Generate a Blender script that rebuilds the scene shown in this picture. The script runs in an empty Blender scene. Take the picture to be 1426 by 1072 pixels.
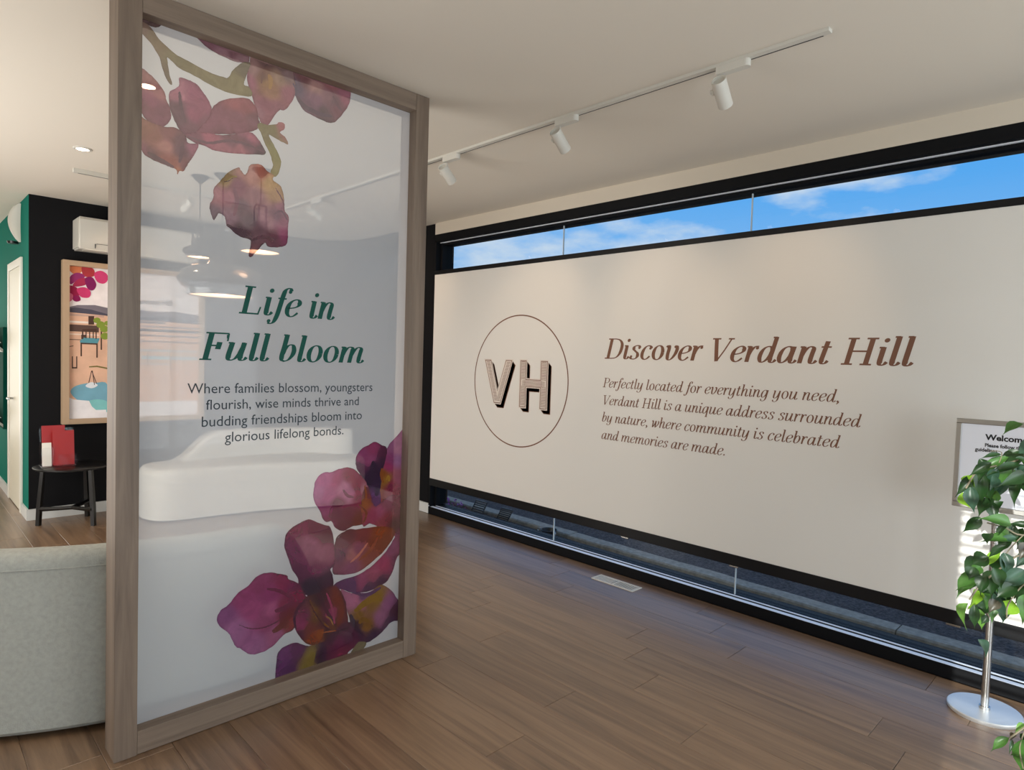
import bpy, bmesh, math, random
from mathutils import Vector, Matrix, geometry
S = bpy.context.scene
C = S.collection
random.seed(7)
PI = math.pi

# ------------------------------------------------------------------ camera
YAW, PITCH, ROLL, F = 0.77548622, -0.03954151, 0.03070165, 889.52843
CAMZ = 1.5
def cam_axes():
    f = Vector((math.sin(YAW)*math.cos(PITCH), math.cos(YAW)*math.cos(PITCH), math.sin(PITCH)))
    r = Vector((math.cos(YAW), -math.sin(YAW), 0)); u = r.cross(f)
    return r*math.cos(ROLL)+u*math.sin(ROLL), -r*math.sin(ROLL)+u*math.cos(ROLL), f
AR, AU, AF = cam_axes()
cam = bpy.data.objects.new('camera', bpy.data.cameras.new('camera')); C.objects.link(cam)
cam.matrix_world = Matrix(((AR.x, AU.x, -AF.x, 0), (AR.y, AU.y, -AF.y, 0), (AR.z, AU.z, -AF.z, CAMZ), (0, 0, 0, 1)))
cam.data.sensor_fit = 'HORIZONTAL'; cam.data.sensor_width = 36; cam.data.lens = F/1426*36
cam.data.clip_start = 0.02; cam.data.clip_end = 500
S.camera = cam
def ray(x, y): return AR*((x-713)/F) - AU*((y-536)/F) + AF
def on(x, y, ax, v):            # the point of a plane seen at a pixel of the 1426x1072 photograph
    d = ray(x, y); i = 'XYZ'.index(ax); o = Vector((0, 0, CAMZ)); return o + d*((v-o[i])/d[i])

# ------------------------------------------------------------------ exposure, world, sun, daylight
S.view_settings.view_transform = 'Standard'; S.view_settings.look = 'None'
S.view_settings.exposure = 0.0; S.view_settings.gamma = 1; S.view_settings.use_curve_mapping = False
W = bpy.data.worlds.new('world'); S.world = W; W.use_nodes = True
def build_sky():
    nt = W.node_tree; n = nt.nodes; l = nt.links; n.clear()
    out = n.new('ShaderNodeOutputWorld'); bg = n.new('ShaderNodeBackground'); l.new(bg.outputs[0], out.inputs[0])
    tc = n.new('ShaderNodeTexCoord'); sep = n.new('ShaderNodeSeparateXYZ'); l.new(tc.outputs['Generated'], sep.inputs[0])
    ramp = n.new('ShaderNodeValToRGB'); l.new(sep.outputs[2], ramp.inputs[0])
    e = ramp.color_ramp.elements; e[0].position = 0.0; e[0].color = (.45, .66, .90, 1); e[1].position = 0.75; e[1].color = (.06, .27, .78, 1)
    m = e.new(.25); m.color = (.105, .43, .94, 1)
    mp = n.new('ShaderNodeMapping'); l.new(tc.outputs['Generated'], mp.inputs[0])
    mp.inputs['Scale'].default_value = (1.6, 1.6, 4.2); mp.inputs['Location'].default_value = (SKYO)
    nz = n.new('ShaderNodeTexNoise'); l.new(mp.outputs[0], nz.inputs[0])
    nz.inputs['Scale'].default_value = 2.3; nz.inputs['Detail'].default_value = 9; nz.inputs['Roughness'].default_value = .55
    cr = n.new('ShaderNodeValToRGB'); l.new(nz.outputs[0], cr.inputs[0])
    cr.color_ramp.elements[0].position = .47; cr.color_ramp.elements[0].color = (0, 0, 0, 1)
    cr.color_ramp.elements[1].position = .60; cr.color_ramp.elements[1].color = (1, 1, 1, 1)
    mx = n.new('ShaderNodeMix'); mx.data_type = 'RGBA'; l.new(cr.outputs[0], mx.inputs[0]); l.new(ramp.outputs[0], mx.inputs[6])
    mx.inputs[7].default_value = (.72, .80, .90, 1)
    l.new(mx.outputs[2], bg.inputs[0]); bg.inputs[1].default_value = 1.0
SKYO = (3.1, 1.7, 0.4)
build_sky()
def light(kind, name, loc, energy, color, **k):
    d = bpy.data.lights.new(name, kind); d.energy = energy; d.color = color
    rot = k.pop('rot', None); tgt = k.pop('to', None)
    for a, b in k.items(): setattr(d, a, b)
    o = bpy.data.objects.new(name, d); C.objects.link(o); o.location = loc
    if tgt is not None: o.rotation_euler = (Vector(tgt)-Vector(loc)).to_track_quat('-Z', 'Y').to_euler()
    elif rot: o.rotation_euler = rot
    return o
XL_ = -1.25
SUN_D = Vector((1, .15, -.235)).normalized()
light('SUN', 'sun', (-8, -3, 6), 6.5, (1, .95, .88), angle=math.radians(.3), to=Vector((-8, -3, 6))+SUN_D)
# area lamps added as daylight: back windows, inside the left blind, corridor end
light('AREA', 'daylight_back_window', (1.3, -3.12, 1.35), 190, (.97, .985, 1), shape='RECTANGLE', size=4.4, size_y=2.1, to=(1.3, 0, 1.25))
light('AREA', 'daylight_fill_left', (XL_+.06, 4.6, 1.30), 100, (1, .975, .94), shape='RECTANGLE', size=3.0, size_y=2.0, to=(0, 4.6, 1.3))  # added fill lamp on the room side of the blind
light('AREA', 'corridor_fill', (-.2, 9.85, 1.4), 34, (1, .97, .92), shape='RECTANGLE', size=1.6, size_y=2.0, to=(-.2, 0, 1.4))  # added fill lamp; the far wall has no window

# ------------------------------------------------------------------ materials
def lin(c):
    return tuple(((v/255)/12.92 if v/255 <= .04045 else ((v/255+.055)/1.055)**2.4) for v in c)
MATS = {}
def mat(name, rgb, rough=.6, metal=0, spec=.5, emit=None, es=1, bump=None, var=None, coat=0, srgb=True, trans=None, tl=None):
    if name in MATS: return MATS[name]
    m = bpy.data.materials.new(name); m.use_nodes = True; nt = m.node_tree; n = nt.nodes; l = nt.links
    b = n['Principled BSDF']; c = lin(rgb) if srgb else rgb
    b.inputs['Base Color'].default_value = (*c, 1); b.inputs['Roughness'].default_value = rough; b.inputs['Metallic'].default_value = metal
    b.inputs['Specular IOR Level'].default_value = spec; b.inputs['Coat Weight'].default_value = coat
    if emit: b.inputs['Emission Color'].default_value = (*emit, 1); b.inputs['Emission Strength'].default_value = es
    tc = n.new('ShaderNodeTexCoord')
    if var:     # (scale xyz, amount)
        mp = n.new('ShaderNodeMapping'); mp.inputs['Scale'].default_value = var[0]; l.new(tc.outputs['Object'], mp.inputs[0])
        nz = n.new('ShaderNodeTexNoise'); nz.inputs['Scale'].default_value = 1; nz.inputs['Detail'].default_value = 5; l.new(mp.outputs[0], nz.inputs[0])
        mr = n.new('ShaderNodeMapRange'); l.new(nz.outputs[0], mr.inputs[0]); mr.inputs[1].default_value = .25; mr.inputs[2].default_value = .75
        mr.inputs[3].default_value = 1-var[1]; mr.inputs[4].default_value = 1+var[1]
        mx = n.new('ShaderNodeVectorMath'); mx.operation = 'SCALE'; mx.inputs[0].default_value = c; l.new(mr.outputs[0], mx.inputs['Scale'])
        l.new(mx.outputs[0], b.inputs['Base Color'])
    if bump:    # (scale xyz, strength, distance)
        mp = n.new('ShaderNodeMapping'); mp.inputs['Scale'].default_value = bump[0]; l.new(tc.outputs['Object'], mp.inputs[0])
        nz = n.new('ShaderNodeTexNoise'); nz.inputs['Scale'].default_value = 1; nz.inputs['Detail'].default_value = 3; l.new(mp.outputs[0], nz.inputs[0])
        bp = n.new('ShaderNodeBump'); bp.inputs['Strength'].default_value = bump[1]; bp.inputs['Distance'].default_value = bump[2]
        l.new(nz.outputs[0], bp.inputs['Height']); l.new(bp.outputs[0], b.inputs['Normal'])
    MATS[name] = m; return m
def glassmat(name, tint=(.93, .96, .97), ior=1.45, refl=1.0):
    m = bpy.data.materials.new(name); m.use_nodes = True; nt = m.node_tree; n = nt.nodes; l = nt.links; n.clear()
    out = n.new('ShaderNodeOutputMaterial'); t = n.new('ShaderNodeBsdfTransparent'); t.inputs[0].default_value = (*tint, 1)
    g = n.new('ShaderNodeBsdfGlossy'); g.inputs['Roughness'].default_value = .02
    fr = n.new('ShaderNodeFresnel'); fr.inputs[0].default_value = ior
    ge = n.new('ShaderNodeNewGeometry'); inv = n.new('ShaderNodeMath'); inv.operation = 'SUBTRACT'; inv.inputs[0].default_value = refl; l.new(ge.outputs['Backfacing'], inv.inputs[1]); inv.use_clamp = True
    mu = n.new('ShaderNodeMath'); mu.operation = 'MULTIPLY'; l.new(inv.outputs[0], mu.inputs[1]); l.new(fr.outputs[0], mu.inputs[0])
    mx = n.new('ShaderNodeMixShader'); l.new(mu.outputs[0], mx.inputs[0]); l.new(t.outputs[0], mx.inputs[1]); l.new(g.outputs[0], mx.inputs[2])
    l.new(mx.outputs[0], out.inputs[0]); MATS[name] = m; return m
def filmmat(name, base, fac, use_attr=False, tint=(1, 1, 1)):
    """thin printed film: part of the light passes straight through (tinted), the rest is scattered both ways"""
    m = bpy.data.materials.new(name); m.use_nodes = True; nt = m.node_tree; n = nt.nodes; l = nt.links; n.clear()
    out = n.new('ShaderNodeOutputMaterial'); t = n.new('ShaderNodeBsdfTransparent'); t.inputs[0].default_value = (*tint, 1)
    d = n.new('ShaderNodeBsdfDiffuse'); tr = n.new('ShaderNodeBsdfTranslucent'); d.inputs[0].default_value = (*base, 1); tr.inputs[0].default_value = (*base, 1)
    if use_attr:
        at = n.new('ShaderNodeAttribute'); at.attribute_name = 'ink'
        tc = n.new('ShaderNodeTexCoord'); nz = n.new('ShaderNodeTexNoise'); nz.inputs['Scale'].default_value = 16; nz.inputs['Detail'].default_value = 7; nz.inputs['Roughness'].default_value = .62; nz.inputs['Distortion'].default_value = 1.2
        l.new(tc.outputs['Object'], nz.inputs[0])
        mr = n.new('ShaderNodeMapRange'); l.new(nz.outputs[0], mr.inputs[0]); mr.inputs[1].default_value = .3; mr.inputs[2].default_value = .7; mr.inputs[3].default_value = .84; mr.inputs[4].default_value = 1.16
        sc = n.new('ShaderNodeVectorMath'); sc.operation = 'SCALE'; l.new(at.outputs['Color'], sc.inputs[0]); l.new(mr.outputs[0], sc.inputs['Scale'])
        l.new(sc.outputs[0], d.inputs[0]); l.new(sc.outputs[0], tr.inputs[0])
        tn = n.new('ShaderNodeMix'); tn.data_type = 'RGBA'; tn.inputs[0].default_value = .45; l.new(sc.outputs[0], tn.inputs[6]); tn.inputs[7].default_value = (1, 1, 1, 1); l.new(tn.outputs[2], t.inputs[0])
    a = n.new('ShaderNodeMixShader'); a.inputs[0].default_value = .35; l.new(d.outputs[0], a.inputs[1]); l.new(tr.outputs[0], a.inputs[2])
    mx = n.new('ShaderNodeMixShader'); mx.inputs[0].default_value = fac; l.new(t.outputs[0], mx.inputs[1]); l.new(a.outputs[0], mx.inputs[2])
    l.new(mx.outputs[0], out.inputs[0]); MATS[name] = m; return m
def woodmat(name, c1, c2, axis='Z', rough=.5, grain=1.0, spec=.35):
    m = bpy.data.materials.new(name); m.use_nodes = True; nt = m.node_tree; n = nt.nodes; l = nt.links
    b = n['Principled BSDF']; b.inputs['Roughness'].default_value = rough; b.inputs['Specular IOR Level'].default_value = spec
    tc = n.new('ShaderNodeTexCoord'); oi = n.new('ShaderNodeObjectInfo'); mp = n.new('ShaderNodeMapping')
    s = {'Z': (22, 22, 1.1), 'Y': (22, 1.1, 22), 'X': (1.1, 22, 22)}[axis]; mp.inputs['Scale'].default_value = s
    rv = n.new('ShaderNodeVectorMath'); rv.operation = 'SCALE'; rv.inputs[0].default_value = (17, 31, 23); l.new(oi.outputs['Random'], rv.inputs['Scale'])
    ad = n.new('ShaderNodeVectorMath'); ad.operation = 'ADD'; l.new(tc.outputs['Object'], ad.inputs[0]); l.new(rv.outputs[0], ad.inputs[1]); l.new(ad.outputs[0], mp.inputs[0])
    nz = n.new('ShaderNodeTexNoise'); nz.inputs['Scale'].default_value = 1; nz.inputs['Detail'].default_value = 8; nz.inputs['Roughness'].default_value = .65; nz.inputs['Distortion'].default_value = .6; l.new(mp.outputs[0], nz.inputs[0])
    mr = n.new('ShaderNodeMapRange'); l.new(nz.outputs[0], mr.inputs[0]); mr.inputs[1].default_value = .3; mr.inputs[2].default_value = .7
    ran = n.new('ShaderNodeMath'); ran.operation = 'MULTIPLY_ADD'; l.new(oi.outputs['Random'], ran.inputs[0]); ran.inputs[1].default_value = .35*grain; l.new(mr.outputs[0], ran.inputs[2])
    mx = n.new('ShaderNodeMix'); mx.data_type = 'RGBA'; l.new(ran.outputs[0], mx.inputs[0]); mx.inputs[6].default_value = (*lin(c1), 1); mx.inputs[7].default_value = (*lin(c2), 1)
    l.new(mx.outputs[2], b.inputs['Base Color'])
    bp = n.new('ShaderNodeBump'); bp.inputs['Strength'].default_value = .15; bp.inputs['Distance'].default_value = .002; l.new(nz.outputs[0], bp.inputs['Height']); l.new(bp.outputs[0], b.inputs['Normal'])
    MATS[name] = m; return m

CREAM = mat('wall_cream', (212, 202, 186), .9, spec=.1, bump=((90, 90, 90), .2, .001))
CEIL = mat('ceiling_paint', (226, 219, 207), .95, spec=.05, bump=((70, 70, 70), .15, .001))
BLACKW = mat('wall_black', (23, 23, 25), .8, spec=.1, bump=((90, 90, 90), .15, .001))
GREEN = mat('wall_teal', (0, 114, 98), .8, spec=.08)
BASEB = mat('baseboard_white', (205, 207, 205), .5)
ALU_B = mat('black_aluminium', (13, 14, 17), .34, spec=.3)
PALE_S = mat('pale_strip', (236, 240, 246), .4, metal=0)  # for the head track and the sky reflection painted on the sill
SCREEN = mat('banner_fabric', (222, 219, 213), .92, spec=.05, bump=((260, 260, 260), .35, .001))
BROWN = mat('brown_print', (122, 88, 72), .8, spec=.1)
CREAMP = mat('pale_print', (216, 206, 196), .85, spec=.1)
GREENP = mat('green_print', (12, 72, 62), .6, spec=.2)
SLATEP = mat('slate_print', (48, 58, 66), .6, spec=.2)
WHITEPL = mat('white_plastic', (206, 203, 194), .4)
WHITEP2 = mat('white_paint', (232, 230, 220), .45)
CHROME = mat('brushed_steel', (190, 190, 188), .22, metal=1)
BLACKG = mat('black_satin', (16, 16, 17), .3)
BLACKL = mat('black_lamp', (14, 14, 15), .25, coat=.5)
FABRIC = mat('grey_boucle', (162, 164, 158), .95, spec=.1, bump=((230, 230, 230), .6, .003), var=((60, 60, 60), .1))
FABRICW = mat('pale_boucle', (214, 212, 204), .95, spec=.1, bump=((230, 230, 230), .5, .003))
ASPH = mat('asphalt', (84, 78, 76), .9, spec=.12, bump=((60, 60, 60), 1, .02), var=((55, 55, 55), .75))
CONC = mat('concrete', (168, 152, 132), .9, bump=((60, 60, 60), .5, .004), var=((25, 25, 25), .3))
FRAMEW = woodmat('limed_oak_upright', (94, 80, 69), (128, 112, 98), 'Z')
FRAMEH = woodmat('limed_oak_rail', (94, 80, 69), (128, 112, 98), 'X')
PLANK = woodmat('floor_oak', (82, 60, 43), (136, 109, 84), 'Y', rough=.33, spec=1.0, grain=.8)
POSTW = mat('poster_frame_oak', (176, 150, 122), .55)
PANE = glassmat('window_glass')
ACRYL = glassmat('clear_acrylic', (.97, .97, .97), 1.45)
WARM = mat('lamp_glow', (255, 225, 180), emit=(1, .78, .52), es=14)
WARMP = mat('pendant_glow', (255, 225, 190), emit=(1, .62, .40), es=1.5)
RED = mat('brochure_red', (158, 28, 30), .35)
SUBF = mat('subfloor', (45, 35, 28), .9)

# ------------------------------------------------------------------ mesh helpers
def link(name, bm, m, parent=None, smooth=False, loc=(0, 0, 0)):
    bmesh.ops.recalc_face_normals(bm, faces=bm.faces[:])
    me = bpy.data.meshes.new(name); bm.to_mesh(me); bm.free()
    return linkme(name, me, m, parent, smooth, loc)
def linkme(name, me, m, parent=None, smooth=False, loc=(0, 0, 0)):
    ms = m if isinstance(m, (list, tuple)) else [m]
    for x in ms: me.materials.append(x)
    if smooth:
        for p in me.polygons: p.use_smooth = True
        try: me.set_sharp_from_angle(angle=math.radians(38))
        except Exception: pass
    o = bpy.data.objects.new(name, me); C.objects.link(o); o.location = loc
    if parent is not None: o.parent = parent
    return o
def tag(o, label=None, cat=None, group=None, kind=None):
    if label: o['label'] = label
    if cat: o['category'] = cat
    if group: o['group'] = group
    if kind: o['kind'] = kind
    return o
def empty(name, loc, label=None, cat=None, group=None, kind=None):
    o = bpy.data.objects.new(name, None); C.objects.link(o); o.location = loc; o.empty_display_size = .1
    return tag(o, label, cat, group, kind)
def box(bm, a, b, bev=0, mi=0):
    a = Vector(a); b = Vector(b)
    t = bmesh.new(); bmesh.ops.create_cube(t, size=1)
    bmesh.ops.transform(t, matrix=Matrix.Translation((a+b)/2) @ Matrix.Diagonal((abs(b.x-a.x), abs(b.y-a.y), abs(b.z-a.z), 1)), verts=t.verts)
    if bev: bmesh.ops.bevel(t, geom=t.edges[:], offset=bev, segments=2, affect='EDGES', profile=.5)
    merge(bm, t, mi)
def merge(bm, t, mi=0):
    vm = {v: bm.verts.new(v.co) for v in t.verts}
    for f in t.faces:
        try: nf = bm.faces.new([vm[v] for v in f.verts]); nf.material_index = mi
        except ValueError: pass
    t.free()
def nb(): return bmesh.new()
def tube(bm, pts, r, seg=10, caps=True, mi=0):
    pts = [Vector(p) for p in pts]; n = len(pts); rs = r if isinstance(r, (list, tuple)) else [r]*n
    rings = []; prev = None
    for i, p in enumerate(pts):
        t = (pts[min(i+1, n-1)]-pts[max(i-1, 0)]).normalized()
        if prev is None:
            a = Vector((0, 0, 1)) if abs(t.z) < .9 else Vector((1, 0, 0)); u = t.cross(a).normalized()
        else: u = (prev - t*prev.dot(t)).normalized()
        prev = u; v = t.cross(u)
        rings.append([bm.verts.new(p+(u*math.cos(2*PI*k/seg)+v*math.sin(2*PI*k/seg))*rs[i]) for k in range(seg)])
    for i in range(n-1):
        for k in range(seg):
            f = bm.faces.new((rings[i][k], rings[i][(k+1) % seg], rings[i+1][(k+1) % seg], rings[i+1][k])); f.material_index = mi
    if caps:
        for q in (rings[0][::-1], rings[-1]): f = bm.faces.new(q); f.material_index = mi
def lathe(bm, prof, c=(0, 0, 0), seg=40, mi=0, close=False):
    c = Vector(c); rings = []
    for r, z in prof:
        rings.append([bm.verts.new(c+Vector((r*math.cos(2*PI*k/seg), r*math.sin(2*PI*k/seg), z))) for k in range(seg)] if r > 1e-6 else [bm.verts.new(c+Vector((0, 0, z)))])
    for i in range(len(rings)-1):
        a, b = rings[i], rings[i+1]
        for k in range(seg):
            k2 = (k+1) % seg
            if len(a) == 1 and len(b) == 1: continue
            f = bm.faces.new((a[0], b[k2], b[k]) if len(a) == 1 else ((a[k], a[k2], b[0]) if len(b) == 1 else (a[k], a[k2], b[k2], b[k]))); f.material_index = mi
def prism(bm, pts, z0, z1, ax='Z', mi=0):
    """closed outline pts (2D) extruded along an axis; ax X: pts=(y,z), Y: pts=(x,z), Z: pts=(x,y)"""
    def P(p, t): return Vector((t, p[0], p[1])) if ax == 'X' else (Vector((p[0], t, p[1])) if ax == 'Y' else Vector((p[0], p[1], t)))
    a = [bm.verts.new(P(p, z0)) for p in pts]; b = [bm.verts.new(P(p, z1)) for p in pts]; n = len(pts)
    for q in (a[::-1], b): f = bm.faces.new(q); f.material_index = mi
    for i in range(n): f = bm.faces.new((a[i], a[(i+1) % n], b[(i+1) % n], b[i])); f.material_index = mi
def cat_rom(pts, k=6, closed=False):
    pts = [tuple(p) for p in pts]; n = len(pts); out = []
    rng = range(n) if closed else range(n-1)
    for i in rng:
        if closed: p0, p1, p2, p3 = pts[i-1], pts[i], pts[(i+1) % n], pts[(i+2) % n]
        else: p0, p1, p2, p3 = pts[max(i-1, 0)], pts[i], pts[i+1], pts[min(i+2, n-1)]
        for j in range(k):
            t = j/k
            out.append(tuple(.5*((2*b)+(-a+c)*t+(2*a-5*b+4*c-d)*t*t+(-a+3*b-3*c+d)*t**3) for a, b, c, d in zip(p0, p1, p2, p3)))
    if not closed: out.append(pts[-1])
    return out

# ------------------------------------------------------------------ room shell
XW, YB, XL, YN, YF, H = 3.719, 6.734, -1.25, -3.0, 10.0, 2.765
XO = 3.93           # outer face of the window wall
# floor: each plank its own board, laid along Y
fl = nb(); box(fl, (XL-.1, YN-.1, -.10), (XO, YF+.1, -.014)); floor = link('floor', fl, SUBF); tag(floor, kind='structure')
def plank_mesh(L, w=.2092):
    b = nb(); g = .0008
    box(b, (0, g, -.014), (w, L-g, 0)); 
    bmesh.ops.bevel(b, geom=[e for e in b.edges if all(v.co.z > -.001 for v in e.verts)], offset=.0012, segments=1, affect='EDGES')
    me = bpy.data.meshes.new('plank'); bmesh.ops.recalc_face_normals(b, faces=b.faces[:]); b.to_mesh(me); b.free(); me.materials.append(PLANK); return me
full = plank_mesh(1.2)
PW = .21; x_right = 3.71
joint = {0: .717, 1: 1.715, 2: 1.50, 3: .78}
cut = {}
for r in range(24):
    x0 = x_right-(r+1)*PW
    j = joint.get(r, random.random()*1.2); y = j
    while y > YN: y -= 1.2
    while y < YF:
        a, bb = max(y, YN), min(y+1.2, YF)
        if x0 < .86-.05 or y < YB+.6 or True:
            if bb-a > .02 and not (x0 > .9 and a > YB+.05):
                if bb-a > 1.199: me = full
                else: me = plank_mesh(bb-a)
                o = bpy.data.objects.new('plank', me); C.objects.link(o); o.location = (x0, a, 0); o.parent = floor
        y += 1.2
b = nb(); box(b, (XL-.15, YN-.25, H), (XO+.25, YF+.15, H+.12)); tag(link('ceiling', b, CEIL), kind='structure')
# window wall (right side): solid above, jambs, sill
GX = 3.822          # glass plane
YJ = 4.893          # far jamb
b = nb()
box(b, (XW, -1.32, 2.658), (XO, YJ, H))
box(b, (XW, YN-.1, 0), (XO, -1.32, H))
tag(link('wall_right', b, CREAM), kind='structure')
# black wall with a rounded corner, running into the end of the window wall
arc = []
R0 = .62
for k in range(13):
    a = PI/2-PI/2*k/12
    arc.append((XW+.012-R0+R0*math.cos(a), YB-R0+R0*math.sin(a)))
b = nb(); box(b, (.86, YB, 0), (arc[0][0], YB+.15, H)); wb = tag(link('wall_back', b, [BLACKW, GREEN]), kind='structure')
for p in wb.data.polygons:
    if p.normal.x < -.9: p.material_index = 1
b = nb(); prism(b, arc+[(XW+.012, YJ), (XO, YJ), (XO, YB+.15), (arc[0][0], YB+.15)], 0, H); tag(link('wall_corner', b, BLACKW), kind='structure')
b = nb(); box(b, (.86, YB+.15, 0), (1.0, YF, H)); tag(link('wall_corridor', b, GREEN), kind='structure')
# baseboards
def baseb(name, pts, out, h=.095):
    b = nb(); t = .014
    for i in range(len(pts)-1):
        p, q = Vector((*pts[i], 0)), Vector((*pts[i+1], 0)); d = (q-p).normalized(); nrm = Vector((-d.y, d.x, 0))*out*t
        vs = [b.verts.new(v) for v in (p, q, q+nrm, p+nrm)]; ve = [b.verts.new(v+Vector((0, 0, h))) for v in (p, q, q+nrm, p+nrm)]
        b.faces.new(vs[::-1]); b.faces.new(ve)
        for k in range(4): b.faces.new((vs[k], vs[(k+1) % 4], ve[(k+1) % 4], ve[k]))
    return tag(link(name, b, BASEB), kind='structure')
baseb('baseboard_back', [(.86, YB)]+arc+[(XW+.012, YJ)], -1)
baseb('baseboard_corridor', [(.86, YB-.013), (.86, 7.03)], 1)
baseb('baseboard_corridor_far', [(.86, 7.90), (.86, YF)], 1)
# near / left / far walls with their windows
b = nb()
box(b, (XL-.15, YN-.15, 0), (XO, YN, .25)); box(b, (XL-.15, YN-.15, 2.4), (XO, YN, H))
for x0, x1 in ((XL-.15, -.95), (1.23, 1.37), (3.55, XO)): box(b, (x0, YN-.15, .25), (x1, YN, 2.4))
tag(link('wall_near', b, CREAM), kind='structure')
b = nb()
WIN = [(-2.6, -.055), (3.0, 6.2)]
box(b, (XL-.15, YN, 0), (XL, YF, .12)); box(b, (XL-.15, YN, 2.2), (XL, YF, H))
ys = [YN, WIN[0][0], WIN[0][1], WIN[1][0], WIN[1][1], YF]
for i in (0, 2, 4): box(b, (XL-.15, ys[i], .12), (XL, ys[i+1], 2.2))
tag(link('wall_left', b, CREAM), kind='structure')
b = nb(); box(b, (XL-.15, YF, 0), (.86, YF+.15, H)); tag(link('wall_far', b, CREAM), kind='structure')
def simple_window(name, axis, v, u0, u1, z0, z1, n):
    """framed window standing in an opening; axis is the wall's normal"""
    def P(u, w, z): return (w, u, z) if axis == 'X' else (u, w, z)
    b = nb(); t = .05
    for a, c, e, f in ((u0, u1, z0, z0+t), (u0, u1, z1-t, z1), (u0, u0+t, z0, z1), (u1-t, u1, z0, z1)): box(b, P(a, v-.03, e), P(c, v+.03, f))
    for k in range(1, n):
        u = u0+(u1-u0)*k/n; box(b, P(u-t/2, v-.03, z0), P(u+t/2, v+.03, z1))
    o = tag(link(name, b, ALU_B), kind='structure')
    for k in range(n):
        a = u0+(u1-u0)*k/n+t/2; c = u0+(u1-u0)*(k+1)/n-t/2
        g = nb(); box(g, P(a, v-.003, z0+t), P(c, v+.003, z1-t)); link('pane', g, PANE, o)
    return o
simple_window('window_2', 'X', XL-.09, WIN[0][0], WIN[0][1], .12, 2.2, 2)
simple_window('window_3', 'Y', YN-.08, -.95, 1.23, .25, 2.4, 2)
simple_window('window_4', 'Y', YN-.08, 1.37, 3.55, .25, 2.4, 2)
b = nb(); box(b, (XL-.03, 2.95, .10), (XL-.025, 6.25, 2.22)); link('sun_blocking_blind', b, mat('blind_white', (235, 232, 224), .9)); tag(bpy.data.objects['sun_blocking_blind'], 'plain white roller blind drawn over the side window beyond the divider', 'blind')  # unseen blind added to keep direct sun off the banner
simple_window('window_5', 'X', XL-.09, WIN[1][0], WIN[1][1], .12, 2.2, 2)
# horizontal blind on the window behind the camera: its slats stripe the sunlight
t = empty('slatted_blind', (XL+.02, -1.3, 2.2), 'white horizontal slatted blind hanging in the side window behind the camera', 'blind')
b = nb(); box(b, (0, -1.28, -.04), (.05, 1.24, 0), .004); link('head_rail', b, WHITEPL, t)
b = nb()
for k in range(40):
    z = -.07-.05*k
    vs = [b.verts.new(p) for p in ((.002, -1.27, z-.002), (.048, -1.27, z+.004), (.048, 1.235, z+.004), (.002, 1.235, z-.002))]; b.faces.new(vs)
tag(link('slats', b, WHITEPL, t), kind='stuff')

# window wall glazing
w1 = nb()
Y0 = -1.32
box(w1, (XW, Y0, 0), (XW+.02, YJ, .066))                    # sill front
box(w1, (XW+.02, Y0, 0), (XO, YJ, .064))                    # sill ledge
box(w1, (XW, Y0, 2.588), (XO-.02, YJ, 2.658))               # head
box(w1, (XW+.065, Y0, 2.566), (XO-.02, YJ, 2.583))
box(w1, (XW, YJ-.022, .08), (XO-.02, YJ, 2.6))              # far jamb
box(w1, (XW+.055, YJ-.05, .08), (XO-.02, YJ-.022, 2.6))
box(w1, (XW, Y0, .08), (XO-.02, Y0+.03, 2.6))
win = tag(link('window_1', w1, mat('black_frame_matt', (12, 13, 16), .6, spec=.15)), kind='structure')
b = nb(); box(b, (XW+.006, Y0, .066), (XW+.040, YJ-.022, .0672)); link('sill_reflection', b, PALE_S, win)  # pale strip standing in for sky reflected on the sill ledge
b = nb(); box(b, (XW+.070, Y0, .064), (XW+.084, YJ-.022, .0668)); link('sill_reflection', b, PALE_S, win)  # second, thinner strip of painted sky reflection
b = nb(); box(b, (XW+.045, Y0, 2.583), (XW+.063, YJ-.022, 2.588)); link('head_track', b, PALE_S, win)
seams = [Y0+.03, .335, 1.83, 3.366, YJ-.05]
for i in range(4):
    b = nb(); box(b, (GX-.005, seams[i]+.003, .064), (GX+.005, seams[i+1]-.003, 2.566)); link('pane', b, PANE, win)
SEAMM = mat('pane_edge', (205, 212, 214), .3)
for y in seams[1:4]:
    b = nb(); box(b, (GX-.006, y-.0028, .064), (GX+.006, y+.0028, 2.566)); link('pane_joint', b, SEAMM, win)

# ------------------------------------------------------------------ outside
GZ = -.19
b = nb(); box(b, (XO, -40, -.45), (60, 60, GZ)); tag(link('ground_outside', b, ASPH), kind='structure')
ks = empty('concrete_kerb', (4.7, 2.5, GZ), 'low concrete kerb stones laid along the dark gravel outside the window', 'kerb')
def kerb(y0, y1, x0, x1, dx=0):
    b = nb(); n = 22; random.seed(int(y0*10)+50)
    w = .135
    rows = []
    for i in range(n+1):
        t = i/n; y = y0+(y1-y0)*t-2.5; x = x0+(x1-x0)*t-4.7+dx; j = random.uniform(-.006, .006); j2 = random.uniform(-.003, .003)
        rows.append([b.verts.new(p) for p in ((x-w/2-.01+j, y, -.05), (x-w/2+j, y, .028+j2), (x-w/2+.01+j, y, .04+j2), (x+w/2, y, .04+j2), (x+w/2+.01, y, -.05))])
    for i in range(n):
        for k in range(4): b.faces.new((rows[i][k], rows[i][k+1], rows[i+1][k+1], rows[i+1][k]))
    b.faces.new(rows[0]); b.faces.new(rows[-1][::-1])
    link('kerb_stone', b, CONC, ks)
kerb(-2.0, 1.115, 4.665, 4.672, -.012); kerb(1.123, 3.9, 4.655, 4.70); kerb(3.906, 8.2, 4.71, 4.75)

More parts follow.
